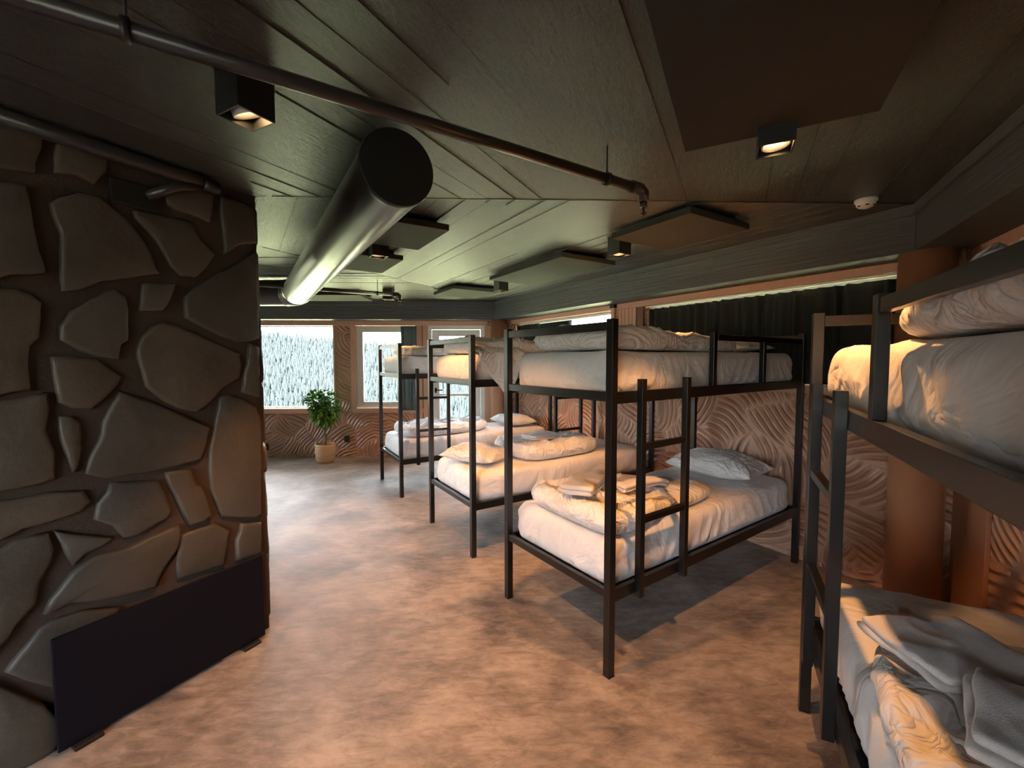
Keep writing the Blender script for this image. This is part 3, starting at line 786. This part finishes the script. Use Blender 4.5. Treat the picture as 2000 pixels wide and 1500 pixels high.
# ------------------------------------------------------------------ bunk beds
BL, BW, BH = 2.06, 0.86, 1.738
ZL, ZU = 0.37, 1.336          # undersides of the side rails
RH = 0.058
P_ = 0.040
def make_bed(label, ladder_at, guard_from, gap=.60):
    root = empty('bunk_bed'); tag(root, label, 'bunk bed', 'black metal bunk beds')
    m = M['bed_metal']
    for x in (0, BL):
        for y in (0, BW):
            mb = MB(); mb.box((x, y, BH / 2 + .004), (P_, P_, BH - .008), 0, .002)
            mb.build('post', m, root)
            po = [c for c in root.children][-1]
            mb = MB(); mb.box((x, y, .002), (P_ + .002, P_ + .002, .004), 0, .001); mb.build('foot_cap', M['black'], po)
    for z in (ZL, ZU):
        for y in (0, BW):
            mb = MB(); mb.box((BL / 2, y, z + RH / 2), (BL - P_, .028, RH), 0, .002); sr = mb.build('side_rail', m, root)
        for x in (0, BL):
            mb = MB(); mb.box((x, BW / 2, z + RH - .02), (.028, BW - P_, .040), 0, .002); er = mb.build('end_rail', m, root)
            if x == 0:
                for yy in (.18, BW - .18):
                    mb = MB(); mb.tube([(-.0135, yy, z + RH - .02), (-.0155, yy, z + RH - .02)], .0045, 10); mb.build('bolt', M['bolt'], er)
        mb = MB()
        mb.box((BL / 2, BW / 2, z + .014), (BL - .03, BW - .03, .012)); mb.build('mattress_base', m, root)
    for x in (0, BL):
        mb = MB(); mb.box((x, BW / 2, BH - .012 - .021), (.028, BW - P_, .042), 0, .002); mb.build('head_rail' if x else 'foot_rail', m, root)
    # bolts on the inner faces of the foot posts
    for z in (BH - .075, BH - .155):
        mb = MB(); mb.tube([(P_ / 2 - .0005, 0, z), (P_ / 2 + .001, 0, z)], .0035, 8); mb.build('bolt', M['bolt'], root)
    # guard rail with two uprights
    g = guard_from
    mb = MB(); mb.box(((g + BL) / 2 + .01, 0, 1.695 - .018), (BL - g - P_ - .005, .024, .036), 0, .002); gr = mb.build('guard_rail', m, root)
    for x in (g, g + gap):
        top = 1.706 if x == g else 1.662
        mb = MB(); mb.box((x, 0, (ZU + RH + top) / 2), (.036, .030, top - ZU - RH), 0, .002); mb.build('upright', m, gr)
    # ladder
    lad = MB(); lad.box((ladder_at, -.031, (1.452 + .355) / 2), (.034, .034, 1.452 - .355), 0, .002); lad = lad.build('ladder_rail', m, root)
    mb = MB(); mb.box((ladder_at + .3737, -.031, (1.452 + .355) / 2), (.034, .034, 1.452 - .355), 0, .002); mb.build('ladder_rail', m, root)
    for z in (.745, 1.115):
        mb = MB(); mb.box((ladder_at + .3737 / 2, -.031, z), (.3737 - .034, .030, .030), 0, .002); mb.build('rung', m, root)
    return root
BEDS = [(1.288, 1.8256, -2.0322, .232, .8385, 'black steel bunk bed at the right edge, closest to the viewer'),
        (0.4709, 2.0341, 0.6125, .184, .865, 'black steel bunk bed standing whole in the middle right with its ladder facing us'),
        (-0.3064, 3.3143, 0.5621, .1785, .8385, 'second black steel bunk bed in the row with cloth hanging over its side'),
        (-1.2473, 4.7958, 0.5401, .189, .865, 'furthest black steel bunk bed of the row by the far windows')]
bed_M = []
for i, (x, y, a, la, g, lab) in enumerate(BEDS):
    b = make_bed(lab, la, g, .67 if i == 0 else .60)
    Mx = Matrix.Translation((x, y, 0)) @ Matrix.Rotation(a, 4, 'Z')
    bed_M.append(Mx)
    if i == 2: Mx = Mx @ Matrix.Translation((BL, BW, 0)) @ Matrix.Rotation(pi, 4, 'Z')
    b.location = Mx.translation; b.rotation_euler = (0, 0, a + (pi if i == 2 else 0))

# ------------------------------------------------------------------ bedding
def N(x, y, z): return noise.noise(Vector((x, y, z)))
def ridge(x, y, z): return 1.0 - min(1.0, abs(N(x, y, z)) * 3.2)
def put(bm, name, m, Mx, loc, rz, label, cat, group=None, sub=0):
    bmesh.ops.recalc_face_normals(bm, faces=list(bm.faces))
    for f in bm.faces: f.smooth = True
    me = bpy.data.meshes.new(name); bm.to_mesh(me); bm.free(); me.materials.append(m)
    o = bpy.data.objects.new(name, me); COL.objects.link(o)
    T = Mx @ Matrix.Translation(loc) @ Matrix.Rotation(rz, 4, 'Z')
    o.location = T.translation; o.rotation_euler = (0, 0, T.to_euler().z)
    tag(o, label, cat, group)
    return o

def softbox_bm(L, W, H, r, res, fn):
    """subdivided rounded box centred in x, y with its base on z = 0; fn(p, n) -> displacement"""
    bm = bmesh.new()
    nx, ny, nz = max(2, round(L / res)), max(2, round(W / res)), max(2, round(H / res))
    V = {}
    def vert(i, j, k):
        key = (i, j, k)
        if key not in V:
            p = Vector((L * (i / nx - .5), W * (j / ny - .5), H * (k / nz - .5)))
            q = Vector((max(-L / 2 + r, min(L / 2 - r, p.x)), max(-W / 2 + r, min(W / 2 - r, p.y)), max(-H / 2 + r, min(H / 2 - r, p.z))))
            d = p - q
            n = d.normalized() if d.length > 1e-6 else Vector((0, 0, 1))
            p = q + n * min(r, d.length if d.length < r else r) if d.length > r else p
            p2 = p + fn(p, n)
            V[key] = bm.verts.new((p2.x, p2.y, p2.z + H / 2))
        return V[key]
    def quad(a, b, c, d): bm.faces.new((vert(*a), vert(*b), vert(*c), vert(*d)))
    for i in range(nx):
        for j in range(ny):
            quad((i, j, 0), (i, j + 1, 0), (i + 1, j + 1, 0), (i + 1, j, 0)); quad((i, j, nz), (i + 1, j, nz), (i + 1, j + 1, nz), (i, j + 1, nz))
    for i in range(nx):
        for k in range(nz):
            quad((i, 0, k), (i + 1, 0, k), (i + 1, 0, k + 1), (i, 0, k + 1)); quad((i, ny, k), (i, ny, k + 1), (i + 1, ny, k + 1), (i + 1, ny, k))
    for j in range(ny):
        for k in range(nz):
            quad((0, j, k), (0, j, k + 1), (0, j + 1, k + 1), (0, j + 1, k)); quad((nx, j, k), (nx, j + 1, k), (nx, j + 1, k + 1), (nx, j, k + 1))
    return bm

def mattress(bi, z, H, label, seed, res=.022):
    L, W = 1.985, .785
    def fn(p, n):
        side = max(0.0, 1 - abs(n.z) * 1.6)
        top = max(0.0, n.z)
        t = (p.x if abs(n.y) > abs(n.x) else p.y)          # runs along the side
        low = .5 - p.z / H
        fan = t * 9 + .55 * (p.z / H) * sin(t * 5 + seed) * 3
        w = (ridge(fan, p.z * 2.2, seed) ** 2) * .014 * (.45 + low * .9) + N(t * 3, p.z * 3, seed + 9) * .008
        tp = N(p.x * 2.5, p.y * 2.5, seed + 3) * .010 + (ridge(p.x * 1.6 + p.y * 2.5, p.y * 1.4 - p.x, seed + 4) ** 3) * .007
        corner = max(0, abs(p.x) / (L / 2) - .9) * 10
        tuck = -.018 * max(0, low - .72) / .28 * side
        d = n * (w * side + tuck) + Vector((0, 0, tp * top))
        if corner > 0: d += n * side * (ridge(t * 24, p.z * 3, seed + 7) ** 2) * .006 * corner
        return d
    bm = softbox_bm(L, W, H, .055, res, fn)
    return put(bm, 'mattress', M['sheet'], bed_M[bi], (BL / 2, BW / 2, z), 0, label, 'mattress', 'mattresses in white fitted sheets')

def blob(bi, outline, z0, T, label, seed, name='duvet', cat='duvet', m=None, amp=.022, fold=1.0, w=None, group='white duvets', prof=None, nang=150, nin=34, fall=None, fdir=0.6):
    """thick soft cloth lying on a surface: outline (bed coordinates) star-shaped about its centre"""
    m = m or M['duvet']
    cx = sum(p[0] for p in outline) / len(outline); cy = sum(p[1] for p in outline) / len(outline)
    pl = outline
    for _ in range(2): pl = chaikin(pl)
    den = []
    for i in range(len(pl)):
        a, b = Vector(pl[i]), Vector(pl[(i + 1) % len(pl)]); k = max(1, int((b - a).length / .01))
        for j in range(k): den.append(a.lerp(b, j / k))
    rad = []
    for k in range(nang):
        th = 2 * pi * k / nang; best = None
        d = Vector((cos(th), sin(th)))
        for p in den:
            q = p - Vector((cx, cy))
            if q.length < 1e-6: continue
            c = q.normalized().dot(d)
            if best is None or c > best[0]: best = (c, q.length)
        rad.append(best[1])
    rad = [(rad[k - 1] + rad[k] + rad[(k + 1) % nang]) / 3 for k in range(nang)]
    w = w or T * .55
    bm = bmesh.new(); rings = []
    def disp(x, y, z, up, out, edge):
        # broad billows, directional creases, small wrinkles
        h = N(x * 3.1, y * 3.1, seed) * amp * 1.3
        u = x * cos(fdir) + y * sin(fdir); v = -x * sin(fdir) + y * cos(fdir)
        u += N(x * 2.2, y * 2.2, seed + 2) * .12; v += N(x * 2.2, y * 2.2, seed + 6) * .10
        h += (ridge(u * 4.2, v * 1.7, seed + 1) ** 3 - .25) * amp * 1.1 * fold
        h += (ridge(v * 7 + 3, u * 3, seed + 5) ** 4 - .12) * amp * .6 * fold
        h += N(x * 14, y * 14, seed + 8) * amp * .12
        s = (ridge(x * 9, y * 9, z * 6 + seed) - .5) * amp * .6
        return up * h + out * s
    E = [i / 9 for i in range(10)]
    for e in E:                                             # rounded edge
        a = -pi / 2 + pi * e
        row = []
        for k in range(nang):
            th = 2 * pi * k / nang; R = rad[k]
            rr = R - w + w * cos(a); z = T / 2 + T / 2 * sin(a)
            x, y = cx + rr * cos(th), cy + rr * sin(th)
            up = max(0, sin(a)); out = max(0, cos(a)) * (.3 + .7 * e)
            g = disp(x, y, z, up, 0, 1); so = disp(x, y, z, 0, out, 1)
            g2 = prof(x, y) if prof else 1.0
            zz = z * g2 + g * min(1, g2)
            row.append((x + so * cos(th), y + so * sin(th), max(0.001 if e else 0, zz)))
        rings.append(row)
    for j in range(1, nin + 1):
        f = 1 - j / nin
        row = []
        for k in range(nang):
            th = 2 * pi * k / nang; rr = (rad[k] - w) * f
            x, y = cx + rr * cos(th), cy + rr * sin(th)
            g2 = prof(x, y) if prof else 1.0
            row.append((x, y, T * g2 + disp(x, y, T, 1, 0, 0) * min(1, g2)))
        rings.append(row)
    def fix(p):
        x, y, z = p
        dz = fall(x, y) if fall else 0
        return (x, y, z + z0 + dz)
    VR = []
    for j, row in enumerate(rings):
        if j == len(rings) - 1:
            p = row[0]; VR.append([bm.verts.new(fix(p))])
        else: VR.append([bm.verts.new(fix(p)) for p in row])
    for j in range(len(VR) - 1):
        for k in range(nang):
            k2 = (k + 1) % nang
            if len(VR[j + 1]) == 1: bm.faces.new((VR[j][k], VR[j][k2], VR[j + 1][0]))
            else: bm.faces.new((VR[j][k], VR[j][k2], VR[j + 1][k2], VR[j + 1][k]))
    bm.faces.new(VR[0][::-1])
    bm.transform(Matrix.Translation((-cx, -cy, -z0)))
    return put(bm, name, m, bed_M[bi], (cx, cy, z0), 0, label, cat, group)

def pillow(bi, x, y, z, rz, L, W, H, label, seed):
    bm = bmesh.new(); n = 46; mm = 34
    top, bot = [], []
    for i in range(n + 1):
        for j in range(mm + 1):
            u, v = 2 * i / n - 1, 2 * j / mm - 1
            pin = 1 - .075 * (1 - abs(v) ** 2) * abs(u) ** 3; pin2 = 1 - .075 * (1 - abs(u) ** 2) * abs(v) ** 3
            px, py = L / 2 * u * pin, W / 2 * v * pin2
            e = max(0, (1 - abs(u) ** 2.4)) ** .55 * max(0, (1 - abs(v) ** 2.4)) ** .55
            w = (ridge(px * 5 + py * 2, py * 5, seed) ** 2 - .3) * .007 + N(px * 5, py * 5, seed + 3) * .016
            rad_ = (ridge(atan2(py, px) * 4.5, hypot(px, py) * 3, seed + 5) ** 2) * .012 * min(1, hypot(u, v))
            t = H * .62 * e + (w + rad_) * min(1, e * 2.5)
            b = -H * .38 * e
            top.append((px, py, max(t, b + .001) + H * .38)); bot.append((px, py, b + H * .38))
    VT = [bm.verts.new(p) for p in top]; VB = []
    for i in range(n + 1):
        for j in range(mm + 1):
            k = i * (mm + 1) + j
            VB.append(VT[k] if i in (0, n) or j in (0, mm) else bm.verts.new(bot[k]))
    for i in range(n):
        for j in range(mm):
            a, b, c, d = i * (mm + 1) + j, (i + 1) * (mm + 1) + j, (i + 1) * (mm + 1) + j + 1, i * (mm + 1) + j + 1
            bm.faces.new((VT[a], VT[b], VT[c], VT[d]))
            q = (VB[d], VB[c], VB[b], VB[a])
            if len(set(q)) == 4 and not all(x in VT for x in q): bm.faces.new(q)
    return put(bm, 'pillow', M['duvet'], bed_M[bi], (x, y, z), rz, label, 'pillow', 'white pillows')

def towel(bi, x, y, z, rz, L, W, H, layers, label, seed, droop=.0):
    """a towel folded into a flat pad, rounded at the fold, with its layers showing at the edge"""
    bm = bmesh.new()
    for k in range(layers):
        h = H / layers
        dx, dy = random.Random(seed + k).uniform(-.01, .01), random.Random(seed + k + 9).uniform(-.008, .008)
        def fn(p, n):
            wx, wy = p.x + dx, p.y + dy
            return Vector((N(wx * 9, wy * 9, seed + k) * .012, N(wx * 9, wy * 9, seed + k + 4) * .012,
                           N(wx * 7, wy * 7, seed) * .020 + (ridge(wx * 6, wy * 8, seed + 2) ** 3) * .006 - droop * (wx / L + .5) ** 2))
        t = softbox_bm(L * (1 - .02 * k), W * (1 - .03 * k), h * 1.04, min(h * .48, .012), .012, fn)
        t.transform(Matrix.Translation((dx, dy, h * k)))
        me = bpy.data.meshes.new('t'); t.to_mesh(me); t.free(); bm.from_mesh(me); bpy.data.meshes.remove(me)
    return put(bm, 'folded_towel', M['towel'], bed_M[bi], (x, y, z), rz, label, 'towel', 'folded white towels')

ZML, ZMU = ZL + .022, ZU + .022
HM = .245
for i, (w1, w2_) in enumerate((('at the right edge, nearest', 'nearest'), ('of the whole bunk in the middle', 'middle'), ('of the second bunk in the row', 'second'), ('of the furthest bunk', 'furthest'))):
    mattress(i, ZML, HM, 'lower mattress in white fitted sheet ' + w1.replace('nearest', 'closest to the viewer'), 11 + i, .016 if i < 2 else .026)
    mattress(i, ZMU, HM - .012, 'upper mattress in white fitted sheet ' + w1.replace('nearest', 'closest to the viewer'), 21 + i, .016 if i < 2 else .026)
TL = ZML + HM + .010; TU = ZMU + HM - .003

# middle bunk, lower
def pr(x, y):
    return 1.0 if x < .35 else max(.45, 1.0 - (x - .35) * .75)
blob(1, [(.06, .78), (.03, .45), (.03, .10), (.10, .03), (.32, .02), (.62, .08), (1.02, .10), (1.26, .22), (1.22, .5), (.9, .66), (.5, .80)], TL, .125,
     'rumpled white duvet folded on the lower bed of the whole middle bunk', 31, prof=pr, amp=.030, fdir=.9)
pillow(1, 1.70, .42, TL - .004, pi / 2 + .08, .66, .46, .19, 'white pillow at the head of the lower middle bunk', 5)
def tw_z(h): return TL + h
towel(1, .24, .42, TL + .150, .5, .36, .20, .05, 2, 'folded towel, left one on the duvet of the middle lower bed', 3, .01)
towel(1, .58, .30, TL + .126, -.15, .36, .17, .045, 2, 'folded towel, right one on the duvet of the middle lower bed', 6, .01)
# middle bunk, upper: rolled duvet across the foot that carries on along the bed
def pu(x, y): return 1.0 + .25 * exp(-((x - .18) / .12) ** 2) - .25 * max(0, x - .5)
blob(1, [(.05, .70), (.06, .30), (.07, .05), (.32, .03), (.8, .10), (1.15, .06), (1.42, .12), (1.35, .5), (1.1, .74), (.6, .80), (.2, .76)], TU, .105,
     'white duvet rolled along the upper bed of the whole middle bunk', 41, prof=pu, amp=.020, fdir=1.3)
pillow(1, 1.74, .44, TU - .004, pi / 2, .62, .42, .10, 'white pillow at the head of the upper middle bunk', 15)
# second bunk
pillow(2, .27, .45, TL - .004, pi / 2 + .5, .56, .40, .15, 'white pillow at the foot of the lower bed of the second bunk', 25)
blob(2, [(.58, .74), (.57, .35), (.62, .12), (.95, .08), (1.4, .12), (1.6, .30), (1.55, .62), (1.1, .76), (.75, .78)], TL, .12,
     'white duvet folded across the middle of the lower bed of the second bunk', 51, amp=.026, fdir=.3)
towel(2, .98, .44, TL + .136, .2, .34, .20, .045, 2, 'folded towel on the duvet of the second bunk, lower bed', 13)
blob(2, [(.06, .80), (.04, .4), (.02, .1), (.3, .03), (.9, .08), (1.3, .2), (1.2, .6), (.8, .78), (.4, .8)], TU, .12,
     'white duvet heaped on the upper bed of the second bunk', 61, amp=.030, fdir=1.1)
# corner of a cover hanging over the second bunk's side rail
bm = bmesh.new(); G = []
for j in range(15):
    v = j / 14; row = []
    half = .21 * (1 - max(0, v - .35) / .65) + .004
    for i in range(17):
        u = i / 16 * 2 - 1
        if v < .2: yy = .07 - .11 * (v / .2); zz = TU + .06 - .05 * (v / .2)
        else: yy = -.04 - .012 * sin(u * 5 + v * 3); zz = TU + .01 - (v - .2) / .8 * .34
        x = .24 + u * half + .05 * v
        yy -= .014 * N(x * 9, v * 3, 3) + .01 * sin(u * 7) * v
        row.append(bm.verts.new((x, yy, zz)))
    G.append(row)
for j in range(14):
    for i in range(16): bm.faces.new((G[j][i], G[j][i + 1], G[j + 1][i + 1], G[j + 1][i]))
hang = put(bm, 'hanging_cover', M['duvet'], bed_M[2], (0, 0, 0), 0, 'loose corner of a white cover hanging down over the upper rail of the second bunk', 'bed cover')
md = hang.modifiers.new('thickness', 'SOLIDIFY'); md.thickness = .006
# furthest bunk
blob(3, [(.10, .76), (.08, .4), (.12, .08), (.5, .05), (1.0, .10), (1.3, .3), (1.2, .66), (.7, .78)], TL, .115,
     'white duvet spread on the lower bed of the furthest bunk', 71, amp=.024, fdir=.2)
pillow(3, 1.72, .43, TL - .004, pi / 2, .62, .42, .15, 'white pillow at the head of the lower bed of the furthest bunk', 35)
blob(3, [(.10, .70), (.10, .3), (.3, .06), (.9, .08), (1.2, .3), (1.1, .66), (.6, .78)], TU, .10,
     'white duvet on the upper bed of the furthest bunk', 81, amp=.024, fdir=.8)
# nearest bunk
def p0(x, y):
    return .55 + .45 * min(1, max(0, (x - .4) / .5))
blob(0, [(.42, .62), (.44, .22), (.62, .05), (1.0, .00), (1.5, .0), (1.8, .10), (1.85, .5), (1.6, .76), (1.0, .80), (.6, .78)], TL, .085,
     'white duvet spread over the lower bed at the right edge', 91, amp=.026, fdir=.5, prof=p0)
towel(0, .66, .23, TL + .085, .12 - pi / 2 + .35, .30, .27, .04, 2, 'folded towel, further one on the lower bed at the right edge', 23, .0)
towel(0, .98, .30, TL + .105, -.35, .30, .30, .045, 2, 'folded towel, nearer one on the lower bed at the right edge', 27, .0)
def p0u(x, y): return .75 + .35 * min(1, max(0, (x - .7) / .5))
blob(0, [(.55, .70), (.52, .40), (.62, .08), (1.0, .02), (1.6, .02), (1.9, .2), (1.9, .6), (1.5, .78), (.9, .80)], TU, .12,
     'white duvet heaped on the upper bed at the right edge', 101, amp=.030, fdir=.4, prof=p0u)

# ------------------------------------------------------------------ potted plant
px_, py_ = -2.84, 6.50
root = empty('potted_plant', (px_, py_, 0)); tag(root, 'small leafy green tree in a woven basket below the far window', 'plant')
mb = MB(); mb.lathe([(.001, 0), (.115, 0), (.135, .05), (.145, .14), (.148, .25), (.143, .285), (.136, .285), (.138, .25), (.13, .22)], n=40, caps=False); bk_ = mb.build('basket', M['basket'], root)
mb = MB(); mb.lathe([(.001, .235), (.135, .232)], n=32, caps=False); mb.build('soil', M['soil'], root)
mb = MB()
mb.tube([(0, 0, .22), (.008, 0, .35), (-.004, .005, .50), (.006, 0, .62), (0, 0, .75)], [.014, .013, .012, .010, .008], 10)
rnd = random.Random(4); tips = []
for k in range(16):
    a = k * 2.4; z0 = .46 + .34 * k / 16; l = rnd.uniform(.10, .22)
    c0 = (0, 0, z0); c1 = (cos(a) * l * .6, sin(a) * l * .6, z0 + .10); c2 = (cos(a) * l, sin(a) * l, z0 + .17)
    mb.tube([c0, c1, c2], [.006, .004, .002], 6); tips.append(Vector(c2))
mb.build('trunk', M['bark'], root)
bm = bmesh.new()
def leafmesh(bm, p, d, up, L, W):
    d = d.normalized(); s = d.cross(up).normalized(); n = s.cross(d)
    pts = []
    for (t, w) in ((0, .02), (.25, .75), (.5, 1.0), (.78, .6), (1.0, .02)):
        c = p + d * L * t - Vector((0, 0, 1)) * L * .35 * t * t
        pts.append((bm.verts.new(c - s * W * w / 2 + n * W * .12 * w), bm.verts.new(c - n * W * .05), bm.verts.new(c + s * W * w / 2 + n * W * .12 * w)))
    for a, b in zip(pts, pts[1:]):
        bm.faces.new((a[0], a[1], b[1], b[0])); bm.faces.new((a[1], a[2], b[2], b[1]))
for k in range(820):
    # rounded crown, looser towards the upper left
    while True:
        q = Vector((rnd.uniform(-1, 1), rnd.uniform(-1, 1), rnd.uniform(-1, 1)))
        if .3 < q.length < 1: break
    c = Vector((q.x * .185, q.y * .17, .84 + q.z * .25))
    if q.z > .3: c.x += -.05 + .07 * (1 if rnd.random() < .4 else -1)
    out = Vector((q.x, q.y, q.z * .6 + .15)) + Vector((rnd.uniform(-.6, .6), rnd.uniform(-.6, .6), rnd.uniform(-.5, .4)))
    leafmesh(bm, c, out, Vector((rnd.uniform(-.3, .3), rnd.uniform(-.3, .3), 1)), rnd.uniform(.07, .11), rnd.uniform(.034, .052))
for k in range(46):
    c = Vector((-.12 - rnd.uniform(0, .14), rnd.uniform(-.1, .1), .98 + rnd.uniform(-.08, .09)))
    leafmesh(bm, c, Vector((-1, rnd.uniform(-1, 1), rnd.uniform(-.4, .5))), Vector((0, 0, 1)), rnd.uniform(.06, .09), .036)
for k in range(16):
    a = rnd.uniform(0, 6.28); leafmesh(bm, Vector((0, 0, rnd.uniform(.36, .5))), Vector((cos(a), sin(a), .4)), Vector((0, 0, 1)), .07, .022)
me = bpy.data.meshes.new('foliage'); bm.to_mesh(me); bm.free(); me.materials.append(M['leaf'])
for p in me.polygons: p.use_smooth = True
fo = bpy.data.objects.new('foliage', me); COL.objects.link(fo); fo.parent = root

# ------------------------------------------------------------------ outside: meadow, wooded hillside
def hill_h(x, y):
    d = hypot(x, y)
    t = max(0.0, min(1.0, (d - 250) / 360))
    v = max(0.0, min(1.0, (d - 60) / 150))
    a = atan2(x, y)
    ridge_h = 34 - 16 * min(1, max(0, (a + .62) / .30)) 
    return -7 - 45 * v + (ridge_h + 52) * t + 5 * noise.noise(Vector((x * .012, y * .012, 1))) * t
bm = bmesh.new(); G = []
for j in range(41):
    d = 14 + 640 * (j / 40) ** 1.6; row = []
    for i in range(121):
        a = -pi + 2 * pi * i / 120
        x, y = d * sin(a), d * cos(a)
        row.append(bm.verts.new((x, y, hill_h(x, y))))
    G.append(row)
for j in range(40):
    for i in range(120):
        f = bm.faces.new((G[j][i], G[j][i + 1], G[j + 1][i + 1], G[j + 1][i])); f.smooth = True
for f in bm.faces:
    c = f.calc_center_median(); f.material_index = 1 if hypot(c.x, c.y) < 70 and c.y > -2 else 0  # unseen ground behind is darkened to cut green light on the ceiling
me = bpy.data.meshes.new('hillside'); bm.to_mesh(me); bm.free(); me.materials.append(M['hill']); me.materials.append(M['grass'])
o = bpy.data.objects.new('hillside', me); COL.objects.link(o); o['kind'] = 'structure'
rnd = random.Random(12)
bm = bmesh.new()
for k in range(11000):
    a = rnd.uniform(-.72, .10); d = 262 + 350 * rnd.random()
    x, y = d * sin(a), d * cos(a)
    z = hill_h(x, y); h = rnd.uniform(7, 13) ; r = h * rnd.uniform(.13, .2)
    for (z0, z1, rr) in ((.08, .62, 1.0), (.38, 1.0, .72)):
        tip = bm.verts.new((x, y, z + h * z1)); base = [bm.verts.new((x + r * rr * cos(q * pi / 3 + k), y + r * rr * sin(q * pi / 3 + k), z + h * z0)) for q in range(6)]
        for q in range(6): bm.faces.new((base[q], base[(q + 1) % 6], tip))
me = bpy.data.meshes.new('conifer_forest'); bm.to_mesh(me); bm.free(); me.materials.append(M['conifer'])
o = bpy.data.objects.new('conifer_forest', me); COL.objects.link(o)
tag(o, 'pale conifer forest covering the hillside outside the far window', 'forest', kind='stuff')
